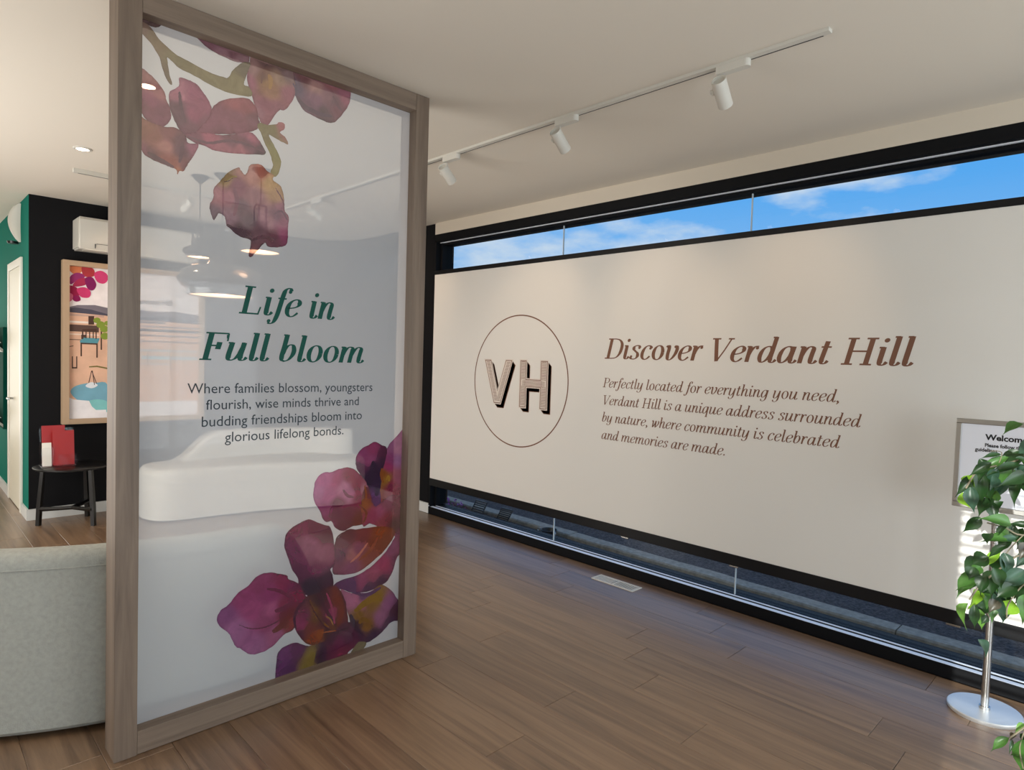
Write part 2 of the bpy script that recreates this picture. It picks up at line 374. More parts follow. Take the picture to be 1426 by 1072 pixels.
# ------------------------------------------------------------------ room divider
DX0, DX1, DY0, DY1 = .577, 1.905, 2.58, 2.707
IX0, IX1, IZ0, IZ1 = .652, 1.829, .088, 2.684
FY = 2.634
div = empty('room_divider', ((DX0+DX1)/2, (DY0+DY1)/2, 0), 'floor-to-ceiling limed oak frame glazed with a translucent printed orchid film', 'room divider')
def dchild(name, bm, m, parent=None, smooth=False):
    o = link(name, bm, m, parent or div, smooth)
    if parent is None or parent is div: o.location = -div.location
    return o
for x0, x1 in ((DX0, IX0), (IX1, DX1)):
    b = nb(); box(b, (x0, DY0, 0), (x1, DY1, H-.001), .0015); dchild('upright', b, FRAMEW)
for z0, z1 in ((.002, IZ0), (IZ1, H-.001)):
    b = nb(); box(b, (IX0+.0006, DY0+.001, z0), (IX1-.0006, DY1-.001, z1), .0015); dchild('rail', b, FRAMEH)
FILM = filmmat('frosted_film', (.77, .80, .86), .47)
INK = filmmat('printed_ink', (.5, .1, .3), .60, True)
# --- petals traced in photograph pixels, laid flat on the real film plane
def sm(pts): return pts
OL = (142, 134, 92)
PET = []   # (name, outline, [(x,y,rgb)...])
def pet(outline, cols, name='petal'): PET.append((name, outline, cols))
pet([(190,10),(198,17),(224,31),(222,37),(215,38),(205,35),(196,31)], [(200,25,(85,45,52))])
pet([(268,43),(300,54),(343,70),(346,88),(335,87),(325,85),(305,76),(285,63)], [(290,60,(118,52,88)),(325,75,(112,48,80)),(335,84,(160,115,132)),(310,75,(150,100,122))])  # darker top edge: shade under the top rail put into the ink
pet([(352,66),(380,80),(405,92),(411,117),(411,130),(406,142),(397,153),(388,154),(378,168),(372,175),(364,172),(357,155),(350,130),(344,112),(345,100),(348,88)],
    [(352,95,(165,120,122)),(346,112,(165,92,118)),(372,115,(178,132,82)),(378,128,(172,122,95)),(388,108,(176,140,118)),(398,102,(140,112,118)),(402,132,(172,102,122)),(370,148,(158,86,108)),(361,158,(172,114,134)),(367,108,(128,76,62)),(385,150,(165,98,118)),(372,168,(160,92,112)),(370,85,(80,30,45)),(395,93,(70,22,38))])  # last two dark points paint the rail's shade on the petal top
pet([(409,95),(430,100),(460,110),(486,118),(488,136),(485,147),(476,160),(466,170),(455,170),(440,163),(425,155),(415,142),(411,130),(411,117)],
    [(440,120,(182,134,134)),(412,125,(98,82,112)),(440,140,(150,104,130)),(450,157,(98,74,90)),(430,150,(120,84,108)),(481,135,(168,92,122)),(470,150,(132,76,98)),(458,135,(160,112,128)),(425,105,(110,40,60)),(460,116,(150,70,85)),(466,142,(120,84,100))])  # dark points along the top paint the rail's shade
pet([(196,98),(208,103),(220,115),(229,128),(232,140),(236,148),(238,165),(228,176),(215,172),(205,168),(199,160),(196,150)],
    [(206,110,(186,122,122)),(222,128,(180,112,118)),(210,140,(166,84,116)),(200,150,(138,68,92)),(226,155,(140,72,98)),(215,160,(150,78,104))])
pet([(235,136),(237,127),(249,120),(250,108),(262,111),(275,118),(284,130),(293,145),(296,162),(292,180),(275,190),(255,186),(245,172),(238,155)],
    [(250,125,(196,122,148)),(243,132,(180,108,132)),(270,130,(166,84,118)),(246,150,(104,62,84)),(251,165,(102,62,84)),(270,160,(166,84,116)),(287,172,(134,72,98)),(265,180,(120,66,90)),(278,145,(160,82,112))])
pet([(290,165),(295,151),(302,144),(315,138),(335,136),(347,138),(357,150),(360,165),(362,172),(358,180),(345,184),(320,187),(300,187),(285,188),(272,186)],
    [(330,145,(174,92,104)),(345,150,(165,86,100)),(310,165,(144,78,102)),(330,163,(140,76,98)),(330,180,(136,72,96)),(352,165,(128,74,94)),(295,172,(150,82,108)),(305,180,(130,68,92))])
pet([(256,187),(280,184),(310,188),(345,184),(355,188),(364,200),(370,214),(355,215),(330,214),(300,210),(285,203),(270,198)],
    [(290,190,(180,94,120)),(322,196,(128,76,96)),(345,200,(118,72,94)),(350,192,(186,106,132)),(312,207,(176,104,124)),(335,210,(180,106,124)),(364,211,(92,62,82)),(275,193,(130,70,96))])
pet([(190,160),(205,168),(228,176),(245,178),(258,188),(262,199),(275,200),(276,205),(268,220),(262,228),(256,238),(250,238),(247,243),(244,235),(225,228),(205,218),(196,205)],
    [(205,178,(168,108,90)),(230,205,(190,126,120)),(215,190,(160,98,86)),(213,222,(104,60,78)),(228,222,(160,84,80)),(240,228,(164,90,80)),(268,205,(172,100,128)),(253,210,(104,62,84)),(251,196,(106,62,80)),(246,240,(206,128,92)),(258,232,(130,72,84)),(198,215,(160,90,110)),(235,185,(150,84,90))])
pet([(196,30),(209,37),(222,55),(243,74),(262,85),(290,100),(310,107),(318,108),(325,97),(338,87),(349,88),(345,100),(341,112),(340,118),(348,122),(350,134),(325,131),(300,122),(270,105),(250,95),(238,84),(233,80),(234,90),(236,104),(240,116),(238,118),(233,112),(226,95),(222,80),(210,60),(196,44)],
    [(200,38,(148,116,100)),(215,52,(140,120,84)),(250,85,OL),(300,114,OL),(330,120,OL),(345,95,(120,112,88)),(236,105,(120,104,76))], 'stem')
pet([(358,176),(362,171),(372,174),(385,173),(388,170),(396,172),(396,180),(390,184),(398,192),(401,201),(388,195),(376,188),(375,190),(383,205),(391,222),(390,235),(384,246),(376,242),(380,230),(376,215),(368,198),(363,184)],
    [(365,178,OL),(378,178,OL),(393,175,(190,118,124)),(385,215,(152,148,92)),(384,238,(160,150,96))], 'stem')
pet([(382,244),(380,250),(390,258),(394,268),(396,282),(396,292),(402,302),(401,315),(401,330),(399,340),(390,344),(374,344),(369,338),(360,347),(352,356),(348,358),(346,354),(349,335),(335,330),(322,320),(315,312),(313,302),(305,297),(300,304),(297,306),(293,295),(292,285),(297,275),(298,262),(305,254),(310,248),(318,240),(332,233),(336,238),(341,243),(345,238),(348,230),(357,228),(366,231),(372,238)],
    [(312,248,(168,138,84)),(300,270,(190,130,142)),(318,275,(180,118,136)),(330,260,(150,94,116)),(350,242,(206,148,140)),(364,238,(190,100,80)),(378,255,(212,172,118)),(386,272,(198,160,124)),(335,290,(124,98,114)),(320,300,(150,112,134)),(345,308,(118,98,112)),(355,275,(176,128,140)),(387,300,(134,100,122)),(372,308,(190,142,158)),(335,322,(70,24,54)),(345,328,(80,34,60)),(360,325,(110,64,84)),(380,330,(96,14,56)),(397,325,(150,40,104)),(350,350,(110,44,66)),(392,290,(170,118,140)),(298,298,(120,96,116)),(395,310,(176,116,142))])
# lower group
pet([(539,624),(547,613),(575,600),(575,745),(545,742),(530,700),(527,665),(530,635)],
    [(548,620,(150,84,130)),(541,650,(156,36,98)),(535,660,(184,104,36)),(538,667,(204,140,50)),(545,676,(130,24,66)),(552,640,(132,70,138)),(556,625,(160,92,136)),(555,665,(140,40,90)),(545,640,(140,50,110))])
pet([(513,620),(522,615),(532,620),(539,624),(537,640),(531,660),(529,680),(530,700),(521,704),(513,682),(507,668),(498,655),(495,643),(498,632),(505,624)],
    [(505,635,(150,62,116)),(520,625,(152,52,104)),(516,640,(150,66,116)),(533,630,(84,10,60)),(522,650,(42,10,54)),(515,663,(44,10,56)),(525,672,(46,14,60)),(522,690,(94,44,104)),(502,653,(90,22,72)),(530,645,(60,12,56))])
pet([(450,658),(462,657),(475,652),(487,651),(497,656),(505,665),(512,675),(515,690),(516,710),(514,728),(500,731),(490,733),(482,738),(475,739),(466,734),(462,726),(455,727),(449,722),(446,712),(440,703),(436,692),(437,680),(440,668)],
    [(443,685,(176,98,152)),(453,668,(182,86,146)),(470,670,(164,48,108)),(458,690,(172,70,130)),(479,678,(186,104,148)),(487,686,(180,96,140)),(486,665,(140,24,70)),(496,675,(142,24,66)),(500,692,(136,22,66)),(470,702,(112,26,68)),(466,718,(108,26,66)),(485,716,(112,22,58)),(498,724,(150,60,50)),(455,710,(148,54,112)),(508,683,(170,104,122)),(460,726,(130,50,90)),(478,730,(100,18,50))])
pet([(504,690),(512,678),(521,704),(530,700),(545,690),(575,692),(575,745),(550,742),(530,735),(515,729),(506,733),(503,715)],
    [(520,717,(146,44,84)),(540,722,(130,38,58)),(509,700,(196,110,60)),(537,703,(140,66,94)),(552,705,(118,54,74)),(547,730,(76,30,38)),(528,712,(160,70,110)),(534,728,(140,50,66)),(512,690,(120,40,50))])
pet([(558,733),(575,728),(575,770),(556,772),(548,792),(540,808),(525,818),(510,824),(490,825),(478,821),(464,816),(477,807),(497,801),(515,790),(534,772),(547,753),(553,740)],
    [(545,765,(140,66,108)),(535,785,(158,50,98)),(505,810,(150,62,112)),(530,812,(66,26,74)),(513,818,(72,34,86)),(490,817,(96,40,100)),(552,780,(116,42,84)),(565,745,(120,50,80)),(520,800,(160,70,110))])
pet([(466,758),(475,744),(485,737),(495,737),(510,735),(530,733),(548,736),(549,745),(544,755),(532,770),(517,783),(505,793),(490,799),(470,800),(463,797),(464,780)],
    [(485,745,(96,20,44)),(505,745,(120,30,44)),(530,741,(186,84,34)),(520,755,(176,76,50)),(500,765,(134,66,98)),(475,772,(112,58,88)),(512,772,(190,100,92)),(490,785,(140,70,106)),(538,752,(170,84,60)),(478,755,(110,44,70)),(490,775,(170,96,104))])
pet([(396,757),(398,745),(405,736),(418,728),(430,723),(442,727),(452,731),(459,733),(464,745),(466,765),(466,785),(460,793),(463,800),(464,815),(458,826),(440,830),(425,828),(416,818),(415,806),(408,795),(402,780),(397,765)],
    [(420,735,(128,44,84)),(440,737,(114,32,70)),(430,760,(156,74,116)),(410,772,(118,42,88)),(440,790,(128,40,92)),(430,815,(46,14,54)),(455,812,(64,14,56)),(450,770,(150,72,108)),(418,800,(100,28,76)),(455,745,(100,28,60)),(440,820,(40,12,50))])
pet([(475,820),(490,826),(515,824),(530,814),(545,822),(552,832),(560,845),(560,862),(545,866),(532,880),(515,893),(500,895),(492,880),(486,860),(482,845),(478,830)],
    [(495,835,(186,106,146)),(525,833,(188,146,50)),(515,842,(176,130,62)),(500,855,(186,136,64)),(540,840,(146,84,134)),(512,870,(180,124,60)),(530,860,(152,92,134)),(520,886,(54,22,68)),(500,888,(70,20,66)),(552,850,(70,10,52)),(505,842,(176,104,136)),(505,830,(96,60,110)),(493,872,(56,20,60)),(542,868,(70,34,80))])
pet([(302,862),(307,850),(318,842),(332,825),(345,816),(360,801),(375,797),(390,799),(400,801),(402,806),(415,812),(425,828),(432,842),(414,868),(408,877),(395,884),(385,895),(372,905),(355,911),(345,910),(335,903),(328,900),(322,888),(317,880),(306,872)],
    [(315,855,(140,66,132)),(335,835,(156,46,114)),(360,812,(148,40,104)),(395,810,(142,20,82)),(350,850,(164,60,122)),(380,848,(178,84,136)),(378,828,(150,40,110)),(330,875,(170,100,156)),(355,895,(164,88,146)),(385,880,(166,80,130)),(398,868,(160,60,52)),(412,830,(130,22,70)),(392,846,(136,24,74)),(400,855,(150,40,60)),(372,868,(150,60,110)),(410,815,(120,20,80)),(405,866,(140,50,50))])
pet([(386,960),(385,920),(390,905),(405,896),(415,895),(430,899),(455,893),(464,905),(462,940),(420,960)],
    [(395,915,(114,44,112)),(400,935,(90,36,96)),(432,913,(146,122,54)),(428,933,(138,118,46)),(446,912,(66,16,66)),(415,907,(100,30,90)),(455,900,(60,12,56)),(390,925,(100,40,104))])
pet([(410,872),(413,852),(425,832),(440,826),(463,815),(475,823),(482,845),(485,865),(482,885),(470,897),(450,894),(432,898),(420,890)],
    [(420,870,(150,44,98)),(434,888,(190,86,40)),(440,860,(150,96,40)),(437,850,(160,104,44)),(428,855,(120,38,80)),(418,885,(90,20,60)),(460,855,(150,44,98)),(453,845,(110,20,60)),(470,835,(166,56,34)),(478,850,(150,60,40)),(475,870,(106,24,44)),(447,882,(206,104,40)),(456,880,(62,8,40)),(463,872,(160,90,54)),(450,868,(90,16,44)),(445,838,(60,20,40)),(430,875,(166,70,70))])
pet([(452,893),(462,882),(478,868),(490,868),(500,888),(498,898),(485,908),(484,918),(470,925),(456,925),(455,905)],
    [(470,895,(120,22,80)),(487,885,(88,16,66)),(475,912,(126,22,70)),(462,890,(70,10,50)),(480,875,(90,20,60)),(460,905,(100,16,66))])
pet([(486,912),(499,894),(510,895),(506,904),(504,914),(488,920)], [(495,905,(126,114,86))], 'stem')

def vein(pts, w, col):
    q = cat_rom(pts, 3); n = len(q); L = []; Rr = []
    for i, p in enumerate(q):
        a, c = q[max(i-1, 0)], q[min(i+1, n-1)]; dx, dy = c[0]-a[0], c[1]-a[1]; m = math.hypot(dx, dy) or 1
        h = w/2*math.sin(PI*(i+.6)/(n+.2))**.6; L.append((p[0]-dy/m*h, p[1]+dx/m*h)); Rr.append((p[0]+dy/m*h, p[1]-dx/m*h))
    PET.append(('vein', L+Rr[::-1], [(q[n//2][0], q[n//2][1], col)]))
vein([(333, 870), (348, 875), (366, 874), (385, 866), (400, 853)], 1.6, (120, 22, 74))
vein([(383, 851), (395, 847), (408, 838)], 7, (118, 18, 70)); vein([(372, 820), (390, 823), (408, 834)], 5, (122, 16, 72)); vein([(380, 880), (392, 871), (404, 856)], 8, (156, 56, 56))
vein([(432, 836), (437, 850), (446, 864), (458, 873)], 4, (170, 112, 46)); vein([(442, 826), (452, 846), (462, 862), (468, 872)], 5, (84, 12, 50)); vein([(455, 826), (462, 846), (466, 868)], 3.4, (160, 60, 100))
vein([(463, 820), (474, 838), (476, 856), (470, 872)], 6, (172, 66, 44)); vein([(470, 818), (480, 838), (481, 860)], 2.5, (90, 20, 50)); vein([(428, 832), (438, 852), (452, 872), (466, 880)], 2.2, (70, 8, 40))
vein([(412, 876), (410, 860), (416, 845), (428, 834)], 4, (76, 12, 56)); vein([(454, 858), (460, 862), (464, 870)], 2, (214, 160, 90)); vein([(466, 884), (474, 878), (486, 874)], 3, (56, 6, 40)); vein([(448, 881), (460, 879), (468, 878)], 2, (214, 120, 60))
vein([(520, 642), (519, 655), (516, 668), (512, 676)], 9, (38, 10, 50)); vein([(530, 650), (527, 672), (524, 690)], 8, (46, 14, 60)); vein([(532, 652), (531, 662), (534, 672)], 4, (190, 104, 36)); vein([(508, 676), (510, 690), (508, 702)], 3, (196, 110, 66)); vein([(538, 668), (541, 663), (542, 670)], 3, (226, 168, 60))
vein([(478, 682), (484, 690), (492, 692)], 4, (124, 24, 72)); vein([(490, 662), (496, 676), (500, 690)], 9, (142, 24, 68)); vein([(475, 700), (462, 706), (458, 720)], 2, (120, 30, 76)); vein([(500, 702), (510, 714), (506, 728)], 3, (176, 80, 52))
vein([(488, 783), (500, 772), (512, 756)], 3, (206, 122, 108)); vein([(500, 780), (516, 766), (526, 748)], 4, (196, 100, 72)); vein([(466, 760), (470, 748), (478, 741)], 2, (80, 14, 40))
vein([(494, 851), (508, 840), (522, 832), (532, 836)], 9, (188, 144, 48)); vein([(500, 868), (506, 862), (514, 866)], 6, (176, 124, 50)); vein([(488, 856), (495, 872), (505, 884)], 7, (52, 18, 56)); vein([(490, 824), (510, 828), (530, 818)], 5, (84, 46, 104))
vein([(437, 908), (432, 922), (430, 936)], 9, (142, 118, 46)); vein([(449, 905), (445, 918), (442, 930)], 4, (40, 10, 44))
vein([(250, 128), (252, 148), (258, 170)], 5, (98, 60, 82)); vein([(262, 190), (290, 199), (316, 196), (340, 200), (366, 211)], 4, (110, 70, 92)); vein([(206, 212), (222, 222), (242, 233)], 6, (98, 58, 74)); vein([(254, 198), (253, 212), (250, 226)], 6, (100, 60, 80)); vein([(248, 122), (254, 128), (256, 140)], 4, (200, 124, 150))
vein([(366, 100), (365, 108), (364, 116)], 3, (120, 72, 62)); vein([(374, 104), (377, 112), (376, 124)], 6, (188, 140, 78)); vein([(464, 134), (470, 146), (476, 154)], 4, (112, 74, 96)); vein([(414, 134), (424, 148), (444, 158), (462, 162)], 6, (96, 72, 96)); vein([(408, 116), (412, 124), (412, 134)], 3, (92, 78, 108))
vein([(314, 252), (324, 246), (330, 246)], 3, (170, 146, 84)); vein([(312, 253), (318, 252), (324, 248)], 1.2, (90, 36, 50)); vein([(326, 262), (330, 280), (326, 300)], 6, (140, 92, 114)); vein([(316, 313), (332, 322), (346, 330)], 5, (66, 22, 54)); vein([(384, 262), (394, 280), (396, 294)], 1.5, (120, 80, 100)); vein([(352, 334), (366, 330), (384, 334)], 5, (84, 12, 52)); vein([(382, 298), (392, 294), (400, 306)], 3, (128, 96, 118))
def mute(c, y):      # the upper flowers are printed paler than the lower ones
    k = .24 if y < 400 else .08
    d = 1.0 if y < 400 else .97
    if y > 400 and c[2] < .12 and c[0] > .3: d *= .55
    return tuple((v*(1-k)+(.36, .30, .30)[i]*k)*d for i, v in enumerate(c))
def build_film():
    R = []
    verts = [(IX0, IZ0), (IX1, IZ0), (IX1, IZ1), (IX0, IZ1)]; faces = [[0, 1, 2, 3]]
    for nm, ol, cols in PET:
        pts = []
        for p in cat_rom(ol, 4, True):
            jx, jy = random.uniform(-.35, .35), random.uniform(-.35, .35)
            q = on(p[0]+jx, p[1]+jy, 'Y', FY); q = (q.x, q.z)
            if not pts or (abs(q[0]-pts[-1][0])+abs(q[1]-pts[-1][1])) > .0008: pts.append(q)
        if abs(pts[0][0]-pts[-1][0])+abs(pts[0][1]-pts[-1][1]) < .0008: pts.pop()
        s = len(verts); verts += pts; faces.append(list(range(s, s+len(pts))))
        R.append((pts, [(on(x, y, 'Y', FY).x, on(x, y, 'Y', FY).z, mute(lin(c), y)) for x, y, c in cols]))
    # interior points inside the painted areas
    def inside(p, poly):
        c = False; n = len(poly); j = n-1
        for i in range(n):
            if (poly[i][1] > p[1]) != (poly[j][1] > p[1]) and p[0] < (poly[j][0]-poly[i][0])*(p[1]-poly[i][1])/(poly[j][1]-poly[i][1])+poly[i][0]: c = not c
            j = i
        return c
    st = .0075; extra = set()
    for pts, _ in R:
        x0 = min(p[0] for p in pts); x1 = max(p[0] for p in pts); z0 = min(p[1] for p in pts); z1 = max(p[1] for p in pts)
        for i in range(int(x0/st), int(x1/st)+1):
            for j in range(int(z0/st), int(z1/st)+1):
                if (i, j) not in extra and inside(((i+.5*(j % 2))*st, j*st), pts): extra.add((i, j))
    verts += [((i+.5*(j % 2))*st+1e-4, j*st+1e-4) for i, j in sorted(extra)]
    vs, es, fs, ov, oe, of = geometry.delaunay_2d_cdt([Vector(v) for v in verts], [], faces, 0, 1e-6)
    import numpy as np
    V2 = np.array([(v.x, v.y) for v in vs]); T = np.array([list(f)[:3] for f in fs]); cen = V2[T].mean(1)
    ownr = np.zeros(len(T), int)
    for k, (pts, _) in enumerate(R):
        P = np.array(pts); ins = np.zeros(len(T), bool); Q = np.roll(P, 1, 0)
        for (ax, ay), (bx, by) in zip(P, Q):
            if ay == by: continue
            c = (ay > cen[:, 1]) != (by > cen[:, 1]); ins ^= c & (cen[:, 0] < (bx-ax)*(cen[:, 1]-ay)/(by-ay)+ax)
        ownr[ins] = k+1
    rect = (cen[:, 0] > IX0) & (cen[:, 0] < IX1) & (cen[:, 1] > IZ0) & (cen[:, 1] < IZ1)
    own = {}
    for i in np.nonzero(rect)[0]: own.setdefault(int(ownr[i]), []).append([int(v) for v in T[i]])
    for k, tris in sorted(own.items()):
        idx = {}; co = []; fc = []
        for f in tris:
            a = []
            for v in f:
                if v not in idx: idx[v] = len(co); co.append((vs[v].x, 0, vs[v].y))
                a.append(idx[v])
            fc.append(a)
        me = bpy.data.meshes.new('film'); me.from_pydata(co, [], fc)
        if k == 0:
            o = linkme('frosted_film', me, FILM, div); o.location = Vector((0, FY, 0))-div.location; film = o
            continue
        nm, ol, cols = PET[k-1]; pts, cc = R[k-1]
        at = me.color_attributes.new('ink', 'FLOAT_COLOR', 'POINT')
        segs = [(pts[i], pts[(i+1) % len(pts)]) for i in range(len(pts))]
        for i, p in enumerate(co):
            ws = 0; col = [0, 0, 0]
            for x, z, c in cc:
                w = 1/((x-p[0])**2+(z-p[2])**2+1.8e-4)**2.2; ws += w
                for q in range(3): col[q] += c[q]*w
            d = 1
            for a, b_ in segs:
                dd = (a[0]-p[0])**2+(a[1]-p[2])**2
                if dd < d: d = dd
            e = 1 if nm == 'vein' else .62 if d < .0016**2 else (.9 if d < .008**2 else 1)
            if nm == 'stem': e = .8 if d < .0016**2 else 1
            at.data[i].color = (col[0]/ws*e, col[1]/ws*e, col[2]/ws*e, 1)
        o = linkme(nm, me, INK, film)
build_film()
film = [o for o in div.children if o.name.startswith('frosted_film')][0]
# clear glazing sheet behind the film
CLEAR = glassmat('divider_glass', (.98, .985, .98), 1.45, 1.0)
b = nb(); box(b, (IX0, FY+.002, IZ0), (IX1, FY+.008, IZ1)); dchild('glass_sheet', b, CLEAR)

# ------------------------------------------------------------------ lettering: a high contrast italic drawn stroke by stroke
def el(cx, cy, rx, ry, a0=0, a1=360, n=20): return [(cx+rx*math.cos(math.radians(a0+(a1-a0)*i/n)), cy+ry*math.sin(math.radians(a0+(a1-a0)*i/n))) for i in range(n+1)]
EX = lambda x, y=.12: [(x, y), (x+.012, .035), (x+.05, .004), (x+.10, .02), (x+.145, .085)]
def stem_(x, top): return [(x+.0, top), (x, top*.6), (x, .2)]+EX(x)
BOWL = [(.335, .34), (.30, .42), (.235, .452), (.15, .42), (.085, .33), (.055, .2), (.065, .09), (.115, .01), (.185, .02), (.26, .10), (.315, .22), (.335, .34)]
G = {}   # glyph: (advance, strokes, balls, serifs)
def g(ch, adv, st, balls=(), hair=()): G[ch] = (adv, st, balls, hair)
fx = lambda x, y, d=.085: (x-d, y-.012, x+.02, y-.012)
g('a', .50, [BOWL, [(.355, .455), (.345, .3), (.335, .18)]+EX(.335)])
g('b', .44, [[(.09, .72), (.085, .4), (.075, .16), (.10, .04), (.17, .005)], [(.13, .006), (.17, .004), (.26, .05), (.33, .17), (.345, .30), (.30, .42), (.235, .452), (.165, .41), (.11, .31), (.085, .2)]], hair=[fx(.09, .72)])
g('c', .38, [[(.32, .36), (.30, .42), (.235, .452), (.15, .42), (.085, .33), (.055, .2), (.075, .08), (.15, .005), (.24, .02), (.33, .11)]], [(.30, .365, .043)])
g('d', .50, [BOWL, [(.36, .72), (.345, .35), (.335, .18)]+EX(.335)], hair=[fx(.36, .72)])
g('e', .40, [[(.07, .215), (.17, .225), (.27, .26), (.325, .32), (.325, .40), (.26, .452), (.16, .42), (.085, .33), (.055, .2), (.075, .08), (.15, .005), (.24, .02), (.335, .11)]])
g('f', .29, [[(.345, .65), (.31, .715), (.25, .72), (.19, .65), (.165, .5), (.15, .3), (.13, .05), (.10, -.1), (.055, -.185), (-.01, -.21), (-.06, -.18)]], [(.325, .635, .045), (-.045, -.145, .045)], [(.06, .448, .27, .448)])
g('g', .48, [BOWL, [(.36, .455), (.35, .25), (.34, .02), (.31, -.12), (.23, -.205), (.12, -.205), (.06, -.16)]], [(.075, -.13, .043)])
g('h', .48, [[(.09, .72), (.085, .3), (.08, 0)], [(.085, .2), (.13, .33), (.20, .43), (.27, .452), (.325, .40), (.32, .25)]+EX(.315)], hair=[fx(.09, .72)])
g('i', .25, [stem_(.09, .455)], [(.115, .625, .056)], [fx(.09, .455)])
g('l', .25, [stem_(.09, .72)], hair=[fx(.09, .72)])
g('m', .74, [[(.09, .455), (.085, .3), (.08, 0)], [(.085, .2), (.13, .33), (.20, .43), (.27, .452), (.33, .40), (.325, .2), (.32, 0)], [(.33, .2), (.38, .33), (.45, .43), (.52, .452), (.58, .40), (.575, .25)]+EX(.57)], hair=[fx(.09, .455)])
g('n', .48, [[(.09, .455), (.085, .3), (.08, 0)], [(.085, .2), (.13, .33), (.20, .43), (.27, .452), (.325, .40), (.32, .25)]+EX(.315)], hair=[fx(.09, .455)])
g('o', .44, [[(.205+.148*math.cos(a*PI/12), .228+.226*math.sin(a*PI/12)) for a in range(25)]])
g('q', .47, [BOWL, [(.36, .455), (.35, .2), (.345, -.2)]], hair=[(.26, -.2, .42, -.2)])
g('r', .34, [[(.09, .455), (.085, .3), (.08, 0)], [(.085, .2), (.13, .33), (.20, .43), (.26, .452), (.29, .43)]], [(.275, .405, .043)], [fx(.09, .455)])
g('s', .38, [[(.31, .37), (.27, .44), (.19, .452), (.115, .41), (.11, .33), (.18, .265), (.26, .20), (.285, .11), (.24, .03), (.16, .0), (.08, .02), (.045, .08)]], [(.295, .375, .040), (.065, .085, .043)])
g('t', .29, [[(.125, .60), (.11, .4), (.095, .18)]+EX(.092)], hair=[(.01, .448, .24, .448)])
g('u', .50, [[(.09, .455), (.08, .3), (.07, .13), (.09, .03), (.15, .004), (.23, .05), (.30, .17), (.34, .32)], [(.355, .455), (.345, .3), (.335, .18)]+EX(.335)], hair=[fx(.09, .455), fx(.355, .455, .06)])
g('v', .43, [[(.02, .40), (.05, .45), (.09, .44), (.10, .33), (.095, .17), (.12, .04), (.18, .003), (.26, .06), (.33, .19), (.36, .33), (.34, .43), (.30, .452)]], [(.295, .425, .043)])
g('w', .60, [[(.02, .40), (.05, .45), (.09, .44), (.11, .35), (.12, .15), (.125, .0)], [(.13, .0), (.21, .13), (.285, .32), (.305, .44)], [(.31, .455), (.315, .25), (.32, 0)], [(.325, .0), (.42, .10), (.50, .24), (.52, .36), (.485, .44)]], [(.49, .43, .035)])
g('y', .48, [[(.09, .455), (.08, .3), (.07, .13), (.09, .03), (.15, .004), (.23, .05), (.30, .17), (.34, .32)], [(.36, .455), (.35, .25), (.34, .02), (.31, -.12), (.23, -.205), (.12, -.205), (.06, -.16)]], [(.075, -.13, .043)], [fx(.09, .455)])
g(',', .22, [[(.12, .05), (.125, -.03), (.07, -.11)]], [(.085, .05, .052)])
g('.', .22, [], [(.085, .05, .055)])
g(' ', .22, [])
g('L', .57, [[(.16, .68), (.16, 0)]], hair=[(.04, .67, .29, .67), (.04, .01, .50, .01), (.48, .01, .505, .19)])
g('F', .56, [[(.16, .68), (.16, 0)], [(.375, .45), (.365, .27)]], hair=[(.04, .67, .53, .67), (.525, .67, .535, .48), (.16, .36, .37, .36), (.04, .01, .29, .01), (.50, .64, .52, .55)])
g('D', .68, [[(.16, .68), (.16, 0)], [(.16, .668), (.34, .668), (.48, .62), (.57, .50), (.585, .34), (.55, .17), (.46, .05), (.33, .012), (.16, .012)]], hair=[(.04, .67, .2, .67), (.04, .01, .2, .01)])
g('P', .53, [[(.16, .68), (.16, 0)], [(.16, .668), (.33, .668), (.45, .62), (.49, .51), (.45, .39), (.35, .335), (.16, .33)]], hair=[(.04, .67, .2, .67), (.04, .01, .29, .01)])
g('H', .74, [[(.16, .68), (.16, 0)], [(.56, .68), (.56, 0)]], hair=[(.04, .67, .28, .67), (.04, .01, .28, .01), (.44, .67, .68, .67), (.44, .01, .68, .01), (.16, .345, .56, .345)])
g('V', .60, [[(.09, .68), (.16, .35), (.24, 0)]], hair=[(-.02, .67, .22, .67), (.43, .67, .60, .67), (.245, 0, .39, .32), (.39, .32, .52, .67)])
